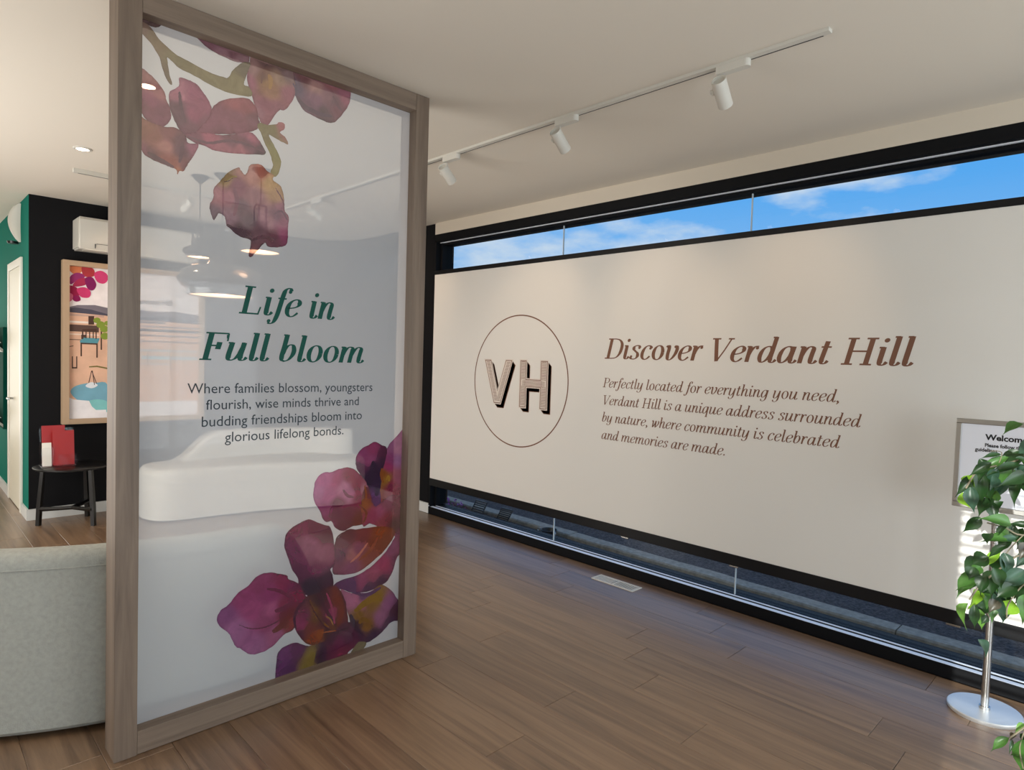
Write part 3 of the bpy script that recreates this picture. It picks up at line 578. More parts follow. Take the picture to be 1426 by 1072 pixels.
def set_italic(text, thick, thin, shear=.215):
    """returns quads/polygons in em units and total width"""
    polys = []; x = 0; words = []; lay = [0]
    def mark():
        lay[0] += 1
        while len(words) < len(polys): words.append((wd, lay[0] % 7))
    wd = 0
    for ch in text:
        adv, st, balls, hair = G[ch]
        if ch == ' ': wd += 1
        for s in st:
            sp = cat_rom(s, 5) if len(s) > 2 else [tuple(s[0]), ((s[0][0]+s[1][0])/2, (s[0][1]+s[1][1])/2), tuple(s[1])]
            L = []; Rr = []
            for i, p in enumerate(sp):
                a = sp[max(i-1, 0)]; c = sp[min(i+1, len(sp)-1)]; dx, dy = c[0]-a[0], c[1]-a[1]; n = math.hypot(dx, dy) or 1; dx /= n; dy /= n
                w = (thin+(thick-thin)*abs(dy)**2.2)/2
                if dx*dy > 0 and abs(dx) > .3: w = (thin+(thick-thin)*abs(dy)**4)/2     # up-strokes stay light
                L.append((p[0]-dy*w, p[1]+dx*w)); Rr.append((p[0]+dy*w, p[1]-dx*w))
            for i in range(len(sp)-1): polys.append([L[i], Rr[i], Rr[i+1], L[i+1]])
            for k in range(len(polys)-(len(sp)-1), len(polys)): polys[k] = [(q[0]+x, q[1]) for q in polys[k]]
            mark()
        bs = .55+.45*min(1, thick/.11)
        for cx, cy, r in balls: polys.append([(q[0]+x, q[1]) for q in el(cx, cy, r*bs, r*bs, 0, 345, 14)]); mark()
        for x0, y0, x1, y1 in hair:
            dx, dy = x1-x0, y1-y0; n = math.hypot(dx, dy); w = thin*.62; nx, ny = -dy/n*w, dx/n*w
            polys.append([(x0+nx+x, y0+ny), (x0-nx+x, y0-ny), (x1-nx+x, y1-ny), (x1+nx+x, y1+ny)]); mark()
        x += adv
    return [[(q[0]+q[1]*shear, q[1]) for q in p] for p in polys], words
def italic_words(text, thick, thin, width, cap, place):
    """place(u, v, layer) -> 3D point; u runs 0..width, v upward; yields (word, bmesh)"""
    polys, words = set_italic(text, thick, thin)
    x0 = min(q[0] for p in polys for q in p); x1 = max(q[0] for p in polys for q in p)
    sx = width/(x1-x0); sy = cap/.68
    for w, wt in enumerate(text.split(' ')):
        b = nb()
        for p, (k, ly) in zip(polys, words):
            if k == w: b.faces.new([b.verts.new(place((q[0]-x0)*sx, q[1]*sy, ly*.00006)) for q in p])
        yield wt, b
def split_words(me, nw):
    """cut a lettering mesh into its words at the widest gaps"""
    par = list(range(len(me.vertices)))
    def f(i):
        while par[i] != i: par[i] = par[par[i]]; i = par[i]
        return i
    for e in me.edges:
        a, b_ = f(e.vertices[0]), f(e.vertices[1])
        if a != b_: par[a] = b_
    isl = {}
    for v in me.vertices: isl.setdefault(f(v.index), []).append(v.index)
    return isl
def sans_mesh(text, width, height_scale, place, bold=0.0):
    cu = bpy.data.curves.new('t', 'FONT'); cu.body = text; cu.size = 1; cu.offset = bold; cu.resolution_u = 3
    o = bpy.data.objects.new('t', cu); C.objects.link(o); dg = bpy.context.evaluated_depsgraph_get(); dg.update()
    me = bpy.data.meshes.new_from_object(o.evaluated_get(dg)); bpy.data.objects.remove(o)
    x0 = min(v.co.x for v in me.vertices); x1 = max(v.co.x for v in me.vertices); s = width/(x1-x0)
    for v in me.vertices: v.co = place((v.co.x-x0)*s, v.co.y*s*height_scale)
    me.materials.clear(); return me
def sans_words(txt, width, hs, place, bold, nm, m, parent, label=None):
    """one object per word: the line is laid out whole, then cut at its word gaps"""
    flat = sans_mesh(txt, width, hs, lambda u, v: Vector((u, v, 0)), bold)
    isl = split_words(flat, 0); spans = sorted((min(flat.vertices[i].co.x for i in ix), max(flat.vertices[i].co.x for i in ix), k) for k, ix in isl.items())
    gaps = []; right = spans[0][1]
    for j in range(1, len(spans)): gaps.append((spans[j][0]-right, (spans[j][0]+right)/2)); right = max(right, spans[j][1])
    ws = txt.split(' '); cuts = sorted(g_[1] for g_ in sorted(gaps, reverse=True)[:len(ws)-1])+[1e9]
    for k, w in enumerate(ws):
        lo = cuts[k-1] if k else -1e9; hi = cuts[k]; idx = {}; co = []; fc = []
        for p in flat.polygons:
            if lo < flat.vertices[p.vertices[0]].co.x < hi:
                a = []
                for v in p.vertices:
                    if v not in idx: idx[v] = len(co); co.append(place(*flat.vertices[v].co[:2]))
                    a.append(idx[v])
                fc.append(a)
        me = bpy.data.meshes.new(nm); me.from_pydata(co, [], fc); linkme(nm, me, m, parent)
LY = -.0009
for txt, x0, x1, z, cap in (('Life in', 1.020, 1.449, 1.655, .112), ('Full bloom', .870, 1.604, 1.463, .108)):
    for w, b in italic_words(txt, .118, .031, x1-x0, cap, lambda u, v, l_: Vector((x0+u, LY-l_, z+v))): link('heading_word', b, GREENP, film)
for txt, x0, x1, z in (('Where families blossom, youngsters', .829, 1.652, 1.331), ('flourish, wise minds thrive and', .898, 1.580, 1.266), ('budding friendships bloom into', .883, 1.598, 1.199), ('glorious lifelong bonds.', .972, 1.503, 1.133)):
    sans_words(txt, x1-x0, 1.03, lambda u, v: Vector((x0+u, LY, z+v)), 0, 'text_word', SLATEP, film)

# ------------------------------------------------------------------ the banner on the window wall
ban = empty('window_banner', (XW, 2.0, .28), 'wide cream fabric banner with brown lettering and round emblem across the window', 'banner')
def bch(name, bm, m, parent=None, smooth=False):
    o = link(name, bm, m, parent or ban, smooth)
    if parent is None: o.location = -ban.location
    return o
BY0 = -1.28
b = nb(); box(b, (XW-.001, BY0, .345), (XW+.010, YJ-.012, 2.279)); cloth = bch('banner_cloth', b, SCREEN)
b = nb(); box(b, (XW-.006, BY0, .276), (XW+.022, YJ-.012, .345), .002); bch('bottom_bar', b, ALU_B)
b = nb(); box(b, (XW-.006, BY0, 2.279), (XW+.022, YJ-.012, 2.316), .002); bch('top_bar', b, ALU_B)
for y in (1.79, 2.6, .66):
    b = nb(); box(b, (XW-.016, y-.03, .270), (XW-.006, y+.03, .279), .001); bch('bar_clip', b, CHROME)
b = nb(); tube(b, [(XW-.004, 1.2-.28, .2765), (XW+.01, .92, .2)], .002, 5)
b.free()
PX = XW-.0016
for txt, y0, y1, z, cap, th in (('Discover Verdant Hill', 2.842, .887, 1.530, .142, .112), ('Perfectly located for everything you need,', 2.850, 1.237, 1.322, .067, .088), ('Verdant Hill is a unique address surrounded', 2.838, 1.119, 1.196, .067, .088), ('by nature, where community is celebrated', 2.845, 1.219, 1.072, .067, .088), ('and memories are made.', 2.845, 1.886, .945, .067, .088)):
    for w, b in italic_words(txt, th, .034 if cap > .1 else .030, y0-y1, cap, lambda u, v, l_: Vector((PX-l_, y0-u, z+v))): bch('heading_word' if cap > .1 else 'text_word', b, BROWN, cloth)
# emblem
EY, EZ, ER = 3.722, 1.325, .541
b = nb(); n = 96
for i in range(n):
    a0, a1 = 2*PI*i/n, 2*PI*(i+1)/n
    b.faces.new([b.verts.new((PX, EY-r*math.cos(a), EZ+r*math.sin(a))) for r, a in ((ER-.005, a0), (ER+.005, a0), (ER+.005, a1), (ER-.005, a1))])
bch('emblem_ring', b, BROWN, cloth)
def inset(poly, d):
    n = len(poly); out = []
    ar = sum(poly[i][0]*poly[(i+1) % n][1]-poly[(i+1) % n][0]*poly[i][1] for i in range(n)); s = 1 if ar > 0 else -1
    for i in range(n):
        p0, p1, p2 = Vector(poly[i-1]), Vector(poly[i]), Vector(poly[(i+1) % n])
        e1, e2 = (p1-p0).normalized(), (p2-p1).normalized(); n1, n2 = Vector((-e1.y, e1.x))*s, Vector((-e2.y, e2.x))*s
        m = (n1+n2); m /= max(.25, m.length_squared/2)/1.0 if False else 1; k = d/max(.3, (1+n1.dot(n2))/2); q = p1+(n1+n2)/2*k
        out.append((q.x, q.y))
    return out
Vp = [(-.411, 1.493), (-.335, 1.493), (-.245, 1.235), (-.15, 1.495), (-.075, 1.495), (-.205, 1.127), (-.285, 1.127)]
Hp = [(.022, 1.497), (.092, 1.497), (.092, 1.345), (.252, 1.345), (.252, 1.497), (.325, 1.497), (.325, 1.115), (.252, 1.115), (.252, 1.283), (.092, 1.283), (.092, 1.115), (.022, 1.115)]
def fillpoly(b, poly, x):
    vs = [b.verts.new((x, EY-p[0], p[1])) for p in poly]
    es = [b.edges.new((vs[i], vs[(i+1) % len(vs)])) for i in range(len(vs))]
    bmesh.ops.triangle_fill(b, use_beauty=True, edges=es)
for P_, nm in ((Vp, 'V'), (Hp, 'H')):
    b = nb()
    for k in range(1, 8):
        if k == 1: continue
        d = .006*k; fillpoly(b, [(p[0]+d, p[1]-d*.9) for p in P_], PX)
    sh = bch('emblem_letter', b, BROWN, cloth); sh['label'] = 'brown drop shadow of the letter %s' % nm
    b = nb(); fillpoly(b, inset(P_, -.008), PX-.0003); bch('emblem_letter', b, CREAMP, cloth)
    b = nb(); fillpoly(b, P_, PX-.0006); bch('emblem_letter', b, BROWN, cloth)
    b = nb(); fillpoly(b, inset(P_, .006), PX-.0009); bch('emblem_letter', b, CREAMP, cloth)['label'] = 'pale face of the letter %s' % nm
    b = nb()
    def bar(u0, u1, z0, z1): b.faces.new([b.verts.new((PX-.0012, EY-u, z)) for u, z in ((u0, z0), (u1, z0), (u1, z1), (u0, z1))])
    if nm == 'H':
        for ua, ub in ((.036, .078), (.266, .311)):
            z = 1.133
            while z < 1.483:
                if not (1.29 < z < 1.335): bar(ua, ub, z, z+.0045)
                z += .0125
            for uu in (ua-.003, ub+.001): bar(uu, uu+.0022, 1.127, 1.485)
        for z in (1.295, 1.306, 1.317, 1.328): bar(.05, .30, z, z+.004)
    else:
        for (ax, az), (bx, bz) in (((-.373, 1.493), (-.252, 1.14)), ((-.112, 1.495), (-.238, 1.14))):
            k = 0
            while 1.480-k*.0125 > 1.15:
                z = 1.480-k*.0125; t = (az-z)/(az-bz); u = ax+(bx-ax)*t; bar(u-.021, u+.021, z-.0045, z); k += 1
    bch('emblem_letter', b, BROWN, cloth)['label'] = 'fine brown hatching inside the letter %s' % nm
for o in cloth.children: o.location = (0, 0, 0)

# ------------------------------------------------------------------ track lights
def track_head(parent, x, y, aim, rev=1, along='Y'):
    """one spotlight: adapter, arm, lamp body; returned as a top-level thing"""
    t = empty('track_spotlight', (x, y, H-.0145))
    d = Vector((0, 1, 0)) if along == 'Y' else Vector((1, 0, 0))
    d = d*rev; s = Vector((-d.y, d.x, 0))
    b = nb(); pts = []
    for k in range(9):
        a = PI/2+PI*k/8; pts.append((d*(.075-.0)*(1)+Vector()).to_2d()*0+Vector((.055+.018*math.cos(a+PI), .018*math.sin(a+PI))))
    ol = [Vector((-.065, -.018)), Vector((-.065, .018))]+[Vector((.06+.018*math.sin(PI*k/8), .018*math.cos(PI*k/8))) for k in range(9)]
    ol = [(d.x*p.x+s.x*p.y, d.y*p.x+s.y*p.y) for p in ol]
    prism(b, ol, -.030, 0); bmesh.ops.recalc_face_normals(b, faces=b.faces[:]); link('adapter', b, WHITEPL, t)
    A = Vector(aim)-Vector((x, y, H-.15)); A.normalize()
    base = -d*.045; piv = base+Vector((0, 0, -.095))
    side = A.cross(Vector((0, 0, 1))).normalized()
    b = nb(); tube(b, [base+Vector((0, 0, -.034)), base+Vector((0, 0, -.055)), piv-side*.034+Vector((0, 0, .02)), piv-side*.034-Vector((0, 0, .015))], .006, 8); link('arm', b, WHITEPL, t, True)
    b = nb(); tube(b, [piv-side*.045, piv-side*.026], .009, 10); link('knuckle', b, WHITEPL, t, True)
    Z = A; q = Z.to_track_quat('Z', 'Y').to_matrix().to_4x4(); M = Matrix.Translation(piv) @ q
    b = nb(); r = .031
    lathe(b, [(0, -.040), (r*.82, -.040), (r*.82, -.050), (r*.97, -.051), (r, -.047), (r, .074), (r*.9, .075), (r*.88, .055), (0, .055)], seg=28)
    bmesh.ops.transform(b, matrix=M, verts=b.verts); link('lamp_body', b, WHITEPL, t, True)
    b = nb(); lathe(b, [(0, .057), (r*.85, .057)], seg=20); bmesh.ops.transform(b, matrix=M, verts=b.verts); link('lens', b, mat('spot_lens_glow', (255, 225, 180), emit=(1, .70, .42), es=2.5), t)
    p = Vector((x, y, H-.0145))+piv+A*.085
    l = light('SPOT', 'spotlight', p, 13, (1, .72, .48), spot_size=math.radians(56), spot_blend=.9, shadow_soft_size=.03, to=p+A)
    return t
def track(name, a, bnd, label, slot_side):
    a = Vector(a); q = Vector(bnd); t = empty(name, (a+q)/2, label, 'track')
    c = (a+q)/2; d = (q-a); b = nb()
    w = .017; hh = .014
    if abs(d.x) > abs(d.y): hh = .03; box(b, (-d.length/2, -w, -hh), (d.length/2, w, 0), .001); sl = ((-d.length/2+.03, -w*.5, -hh-.0008), (d.length/2-.03, w*.5, -hh+.0003))
    else: box(b, (-w, -d.length/2, -hh), (w, d.length/2, 0), .001); sl = ((w*.62, -d.length/2+.03, -hh-.0008), (w*.95, d.length/2-.03, -hh+.0003))
    link('rail', b, WHITEPL, t)
    b = nb(); box(b, *sl); link('slot', b, BLACKG if abs(d.y) > abs(d.x) else mat('track_grey', (120, 116, 110), .5), t)
    return t
TX = 2.51
track('lighting_track', (TX, .93, H), (TX, 5.45, H), 'long white ceiling lighting track running parallel to the window banner', 1)
for y, ay, lab in ((1.315, 1.5, 'white track spotlight nearest the right end of the long ceiling track'), (2.22, 2.35, 'white track spotlight in the middle of the long ceiling track'), (3.16, 3.45, 'white track spotlight on the long track just right of the oak divider'), (4.9, 5.0, 'white track spotlight on the long track seen through the divider film')):
    tag(track_head(None, TX, y, (XW-.1 if y < 4 else XW, ay, 1.85 if y < 4 else 2.1), -1), lab, 'spotlight', 'spotlights on the ceiling tracks')
TY = 5.495
track('lighting_track', (.955, TY, H), (2.25, TY, H), 'short white ceiling lighting track in front of the black wall', 1)
tag(track_head(None, 1.68, TY, (1.4, YB, 1.9), -1, 'X'), 'white track spotlight on the short track aimed at the landscape poster', 'spotlight', 'spotlights on the ceiling tracks')
# recessed downlights
for x, y, lab in ((.905, 4.916, 'round lit downlight in the ceiling above the short track, left of the divider'), (.905, 3.495, 'round lit downlight in the ceiling seen through the upper left of the divider'), (.905, 1.2, 'round lit downlight in the ceiling over the camera side of the divider'), (.905, -.6, 'round lit downlight in the ceiling behind the camera'), (-.3, 7.6, 'round lit downlight in the corridor ceiling')):
    t = tag(empty('ceiling_downlight', (x, y, H)), lab, 'downlight', 'recessed ceiling downlights')
    b = nb(); lathe(b, [(.036, -.001), (.036, -.006), (.046, -.007), (.052, -.004), (.053, 0)], seg=28); link('trim_ring', b, WHITEPL, t, True)
    b = nb(); lathe(b, [(0, -.004), (.0365, -.004)], seg=28); link('diffuser', b, WARM, t)
    light('SPOT', 'downlight_lamp', (x, y, H-.02), 24, (1, .80, .60), spot_size=math.radians(120), spot_blend=.8, shadow_soft_size=.04, to=(x, y, 0))

# ------------------------------------------------------------------ pendants
def pendant(x, y, zrim, prof, rimr, cage, lab, neck_top, caph):
    t = tag(empty('pendant_lamp', (x, y, H)), lab, 'pendant lamp')
    z = lambda v: v-H
    b = nb(); lathe(b, [(0, 0), (.06, 0), (.06, -.006), (.012, -.055), (0, -.055)], seg=28); link('canopy', b, BLACKL, t, True)
    b = nb(); tube(b, [(0, 0, -.05), (0, 0, z(cage[0]))], .0045, 8); link('rod', b, BLACKL, t, True)
    for k in range(5):
        a = 2*PI*k/5+.3; r = cage[2]; zt, zb = z(cage[0]), z(cage[1])
        pts = cat_rom([(.004, 0, zt-.005), (r*.7, 0, zt+.0), (r, 0, zt-.03), (r, 0, (zt+zb)/2), (r*1.02, 0, zb)], 4)
        pts = [(p[0]*math.cos(a), p[0]*math.sin(a), p[2]) for p in pts]
        b = nb(); tube(b, pts, cage[3], 8); link('cage_bar', b, BLACKL, t, True)
    b = nb(); lathe(b, [(r, z(v)) for r, v in prof], seg=56)
    link('shade', b, BLACKL, t, True)
    b = nb(); lathe(b, [(0, z(zrim)+.006), (rimr*.985, z(zrim)+.006)], seg=48); link('diffuser', b, WARMP, t)
    light('POINT', 'pendant_bulb', (x, y, zrim-.06), 2.2, (1, .62, .4), shadow_soft_size=.06)
    return t
pendant(1.737, 4.80, 1.895, [(0, 2.145), (.085, 2.145), (.095, 2.125), (.10, 2.115), (.20, 2.10), (.262, 2.065), (.288, 2.02), (.290, 1.985), (.265, 1.955), (.232, 1.935), (.226, 1.91), (.224, 1.893), (.217, 1.893), (.22, 1.93), (.27, 1.97), (.25, 2.06), (.08, 2.10), (0, 2.10)], .217, (2.37, 2.14, .075, .011), 'large black bowl-shaped pendant lamp on a caged neck, seen through the film', 2.3, .05)
pendant(1.867, 4.454, 2.192, [(0, 2.405), (.045, 2.405), (.052, 2.39), (.054, 2.33), (.075, 2.30), (.115, 2.275), (.13, 2.24), (.132, 2.192), (.127, 2.192), (.125, 2.235), (.11, 2.265), (0, 2.29)], .127, (2.52, 2.40, .042, .006), 'small black pendant lamp with wire cage hanging behind the printed purple flower', 2.5, .05)
pendant(1.64, 4.978, 2.175, [(0, 2.315), (.05, 2.315), (.054, 2.30), (.056, 2.26), (.095, 2.245), (.112, 2.225), (.112, 2.205), (.092, 2.188), (.088, 2.175), (.083, 2.175), (.08, 2.2), (0, 2.22)], .083, (2.42, 2.31, .045, .006), 'small black pendant lamp hanging farthest left behind the large bowl pendant', 2.4, .05)

# ------------------------------------------------------------------ things on the black wall
t = empty('air_conditioner', (1.66, YB, 2.335), 'white wall-mounted split air conditioner high on the black wall', 'air conditioner')
b = nb()
ol = [(0, 0), (-.215, .0), (-.235, .03), (-.24, .09), (-.235, .25), (-.215, .272), (0, .272)]
prism(b, [(p[0], p[1]) for p in ol], -.49, .49, 'X')
for e in [e for e in b.edges if abs(e.verts[0].co.x) > .48 and abs(e.verts[1].co.x) > .48 and e.verts[0].co.x*e.verts[1].co.x > 0]: pass
bmesh.ops.bevel(b, geom=[e for e in b.edges if e.verts[0].co.x*e.verts[1].co.x > 0 and e.calc_length() > .02 and min(e.verts[0].co.y, e.verts[1].co.y) < -.01], offset=.012, segments=3, affect='EDGES')
link('casing', b, WHITEPL, t, True)
b = nb(); box(b, (-.44, -.225, -.004), (.44, -.10, .002), .002); link('air_flap', b, WHITEP2, t)
b = nb(); box(b, (-.36, -.243, .05), (-.27, -.238, .053)); box(b, (-.372, -.242, .012), (-.366, -.2385, .05)); link('marking', b, BLACKG, t)

# poster (flat print in an oak frame)
P0, P1, Q0, Q1 = 1.086, 2.251, .818, 2.243
PY = 6.690
pos = empty('framed_poster', (P0, YB, Q0), 'oak-framed landscape poster with magenta orchids, chair and pond on the black wall', 'poster')
def pch(name, bm, m, parent=None):
    o = link(name, bm, m, parent or pos)
    if parent is None: o.location = -pos.location
    return o
for a, c, e, f in ((P0, P0+.05, Q0, Q1), (P1-.05, P1, Q0, Q1), (P0+.05, P1-.05, Q0, Q0+.045), (P0+.05, P1-.05, Q1-.045, Q1)):
    b = nb(); box(b, (a, PY-.035, e), (c, YB, f), .001); pch('frame_bar', b, POSTW)
pmats = {}
def pc(rgb):
    k = 'print_%02x%02x%02x' % rgb
    return mat(k, rgb, .75, spec=.15, var=((9, 9, 9), .10))
b = nb(); box(b, (P0+.05, PY+.0, Q0+.045), (P1-.05, PY+.02, Q1-.045)); art = pch('print_sheet', b, pc((236, 230, 232)))
layer = [0]
def art_poly(pts, rgb, name='print_shape', smooth=True, world=False):
    layer[0] += 1; y = PY-.0004-layer[0]*.00006
    pp = cat_rom(pts, 4, True) if smooth else pts
    b = nb(); vs = []
    for p in pp:
        if world: X, Z = p
        else: q = on(p[0], p[1], 'Y', PY); X, Z = q.x, q.z
        vs.append(b.verts.new((min(max(X, P0+.0505), P1-.0505), y, min(max(Z, Q0+.0455), Q1-.0455))))
    es = []
    for i in range(len(vs)):
        if (vs[i].co-vs[(i+1) % len(vs)].co).length > 1e-5: es.append(b.edges.new((vs[i], vs[(i+1) % len(vs)])))
    bmesh.ops.remove_doubles(b, verts=b.verts, dist=1e-5)
    bmesh.ops.triangle_fill(b, use_beauty=True, edges=b.edges[:])
    o = link(name, b, pc(rgb), art); return o
def rectw(x0, x1, z0, z1): return [(x0, z0), (x1, z0), (x1, z1), (x0, z1)]
# ground bands: hills, fields, sand
art_poly([(P0, 1.84), (1.2, 1.862), (1.33, 1.872), (1.45, 1.85), (1.62, 1.862), (1.8, 1.85), (2.0, 1.86), (P1, 1.84), (P1, 1.76), (P0, 1.76)], (122, 116, 126), 'print_hills', False, True)
art_poly([(P0, 1.825), (1.18, 1.84), (1.3, 1.83), (1.42, 1.80), (1.5, 1.815), (1.7, 1.79), (1.9, 1.81), (P1, 1.79), (P1, 1.74), (P0, 1.78)], (82, 80, 94), 'print_hills', False, True)
art_poly([(P0, 1.795), (1.4, 1.785), (1.6, 1.76), (1.9, 1.76), (P1, 1.75), (P1, 1.0), (P0, 1.0)], (224, 182, 156), 'print_sand', False, True)
for x0, x1, z0, z1, c in ((1.12, 1.40, 1.765, 1.785, (196, 164, 150)), (1.10, 1.38, 1.705, 1.722, (232, 222, 214)), (1.10, 1.36, 1.63, 1.690, (96, 76, 70)), (1.10, 1.36, 1.60, 1.612, (236, 214, 200)), (1.12, 1.30, 1.555, 1.562, (120, 92, 80)),
                           (1.46, 1.9, 1.735, 1.755, (116, 108, 112)), (1.5, 2.2, 1.70, 1.715, (150, 140, 140)), (1.62, 2.2, 1.66, 1.685, (96, 90, 96)), (1.55, 2.2, 1.615, 1.63, (128, 116, 116)), (1.6, 2.2, 1.56, 1.575, (150, 132, 126)),
                           (1.62, 2.2, 1.475, 1.49, (150, 196, 210)), (1.7, 2.2, 1.40, 1.43, (160, 204, 216)), (1.6, 1.95, 1.35, 1.36, (150, 190, 204)), (1.75, 1.757, 1.33, 1.46, (120, 100, 96)), (1.95, 1.957, 1.30, 1.42, (120, 100, 96)), (1.64, 1.646, 1.12, 1.24, (140, 104, 90)), (1.68, 1.686, 1.13, 1.23, (140, 104, 90))):
    art_poly(rectw(x0, x1, z0, z1), c, 'print_field', False, True)
art_poly([(98, 546), (104, 538), (118, 534), (132, 533), (150, 536), (150, 580), (130, 573), (122, 562), (108, 557)], (120, 170, 190), 'print_pond')
art_poly([(122, 560), (135, 556), (150, 560), (150, 578), (133, 573)], (130, 196, 196), 'print_pond')
art_poly(rectw(P0, 1.42, .8, .935)+[], (234, 232, 236), 'print_sheet', False, True)
art_poly([(93, 553), (102, 556), (112, 557), (124, 558), (128, 566), (134, 571), (150, 574), (150, 590), (93, 592)], (236, 233, 236), 'print_foreground', False)
art_poly([(119, 537), (127, 532), (136, 536), (130, 540), (124, 540)], (222, 226, 232), 'print_boat')
for a, c in (((127, 516), (123, 533)), ((127, 516), (134, 534)), ((128, 516), (131, 536))):
    art_poly([a, (a[0]+1, a[1]), (c[0]+1, c[1]), c], (84, 62, 58), 'print_line', False)
art_poly([(124, 510), (135, 509), (150, 512), (150, 514), (135, 511), (124, 511.5)], (120, 110, 60), 'print_line', False)
for p in ([(113, 466), (119, 466), (119, 471), (113, 472)],): art_poly(p, (90, 70, 60), 'print_line', False)
art_poly([(111, 475), (115, 470), (139, 471), (136, 478), (112, 478)], (92, 150, 164), 'print_chair_seat', False)
for q in ([(112, 478), (114, 478), (114, 496), (112, 496)], [(134, 478), (136, 478), (136, 498), (134, 498)], [(140, 455), (142, 455), (142, 487), (140, 487)], [(112, 477), (136, 478), (136, 480), (112, 479)], [(115, 458), (134, 458), (134, 462), (115, 461)], [(123, 440), (131, 440), (131, 452), (123, 452)], [(114, 459), (116, 459), (116, 472), (114, 472)], [(119, 461), (120.5, 461), (120.5, 471), (119, 471)], [(124, 461), (125.5, 461), (125.5, 471), (124, 471)], [(129, 461), (130.5, 461), (130.5, 471), (129, 471)], [(133, 458), (134.5, 458), (134.5, 472), (133, 472)], [(100, 496), (101.5, 496), (101.5, 513), (100, 513)], [(106, 496), (107.5, 496), (107.5, 513), (106, 513)], [(100, 511), (107.5, 511), (107.5, 513), (100, 513)], [(95, 482), (102, 481), (102, 482), (95, 483)]):
    art_poly(q, (84, 62, 54), 'print_chair_line', False)
for c0 in ((135, 446, 5), (140, 452, 6), (145, 458, 6), (146, 468, 6), (149, 450, 4)):
    art_poly([(c0[0]+c0[2]*math.cos(k*PI/4), c0[1]+c0[2]*.8*math.sin(k*PI/4)) for k in range(8)], (132, 150, 62), 'print_bush')
for pts, c in (([(94, 371), (104, 369), (114, 370), (114, 378), (105, 382), (97, 377)], (206, 122, 84)), ([(114, 371), (124, 371), (131, 376), (131, 384), (122, 386), (115, 382)], (172, 60, 66)), ([(131, 381), (140, 377), (149, 382), (150, 390), (144, 395), (135, 392)], (206, 68, 120)), ([(97, 386), (105, 380), (114, 381), (118, 386), (108, 390), (98, 396)], (146, 52, 110)), ([(101, 397), (110, 388), (122, 388), (120, 396), (108, 399)], (168, 50, 84)), ([(118, 388), (128, 386), (134, 396), (130, 404), (122, 402)], (128, 34, 92)), ([(95, 398), (106, 400), (112, 408), (106, 414), (97, 412)], (150, 34, 72)), ([(107, 402), (118, 400), (126, 406), (124, 414), (114, 414), (109, 409)], (200, 62, 112)), ([(103, 412), (110, 412), (112, 418), (106, 420), (101, 417)], (136, 32, 84)), ([(93, 408), (101, 410), (100, 418), (93, 420)], (206, 110, 140))):
    art_poly(pts, c, 'print_petal')
sans_words('Verdant Hill', .34, 1.0, lambda u, v: Vector((1.62+u, PY-.0055, 1.915+v)), .012, 'poster_word', pc((120, 112, 112)), art)

# ------------------------------------------------------------------ green wall: door, sconce, brochure rack
d = nb(); box(d, (.842, 7.055, 0), (.86, 7.125, 2.27), .002); box(d, (.842, 7.825, 0), (.86, 7.895, 2.27), .002); box(d, (.8422, 7.125, 2.20), (.86, 7.825, 2.27), .002)
dr = tag(link('door_1', d, WHITEP2), kind='structure')
b = nb(); box(b, (.850, 7.128, .008), (.862, 7.822, 2.198), .001); link('door_leaf', b, mat('door_paint', (224, 219, 200), .5), dr)
b = nb(); tube(b, [(.85, 7.56, .995), (.80, 7.56, .995)], .010, 12); tube(b, [(.806, 7.565, .995), (.803, 7.44, .995)], .009, 10); lathe(b, [(0, 0), (.026, 0), (.026, .006)], (.846, 7.56, .995)); link('door_handle', b, CHROME, dr, True)
b = nb(); ol = []
t = empty('wall_sconce', (.86, 7.22, 2.58), 'white crescent-shaped wall light high on the teal wall above the door', 'wall light')
for s, sc in ((0, 1),):
    b = nb(); rings = []
    for k in range(13):
        a = k/12; z = -.17+.34*a; yy = .16*math.sin(PI*a)*.0+.10*math.sin(PI*a)
        w = .012+.045*math.sin(PI*min(1, a*1.02))**.7; dp = .015+.07*math.sin(PI*(1-a)**.8)**.8
        rings.append([b.verts.new((-dp*math.sin(PI*j/8), w*math.cos(PI*j/8)+.07*(1-(2*a-1)**2)-.04, z)) for j in range(9)])
    for i in range(12):
        for j in range(8): b.faces.new((rings[i][j], rings[i][j+1], rings[i+1][j+1], rings[i+1][j]))
    b.faces.new(rings[0]); b.faces.new(rings[-1][::-1]); link('housing', b, WHITEPL, t, True)
b = nb(); lathe(b, [(0, -.02), (.04, -.02), (.045, 0), (0, 0)], (-.05, .0, -.165), 16); link('lamp_end', b, BLACKG, t, True)
t = empty('brochure_rack', (.859, 8.35, .65), 'dark green wall-mounted brochure rack with two tilted trays on the teal wall', 'brochure rack')
DG = mat('rack_green', (8, 72, 60), .9, spec=.1)
b = nb(); box(b, (-.03, -.26, 0), (0, .5, 1.02), .003); link('back_panel', b, DG, t)
GREYM = mat('rack_grey', (168, 168, 160), .5)
for z in (.05, .80):
    b = nb()
    prism(b, [(-.03, z), (-.20, z+.16), (-.208, z+.15), (-.03, z-.03)], -.262, .5, 'Y'); link('tray', b, GREYM, t)
    for k in range(3):
        b = nb(); y = -.24+.24*k
        M = Matrix.Translation((-.105, y+.1, z+.115)) @ Matrix.Rotation(.755, 4, 'Y'); tb = nb(); box(tb, (-.10, -.10, 0), (.08, .10, .006)); bmesh.ops.transform(tb, matrix=M, verts=tb.verts); merge(b, tb)
        link('leaflet', b, WHITEP2, t)

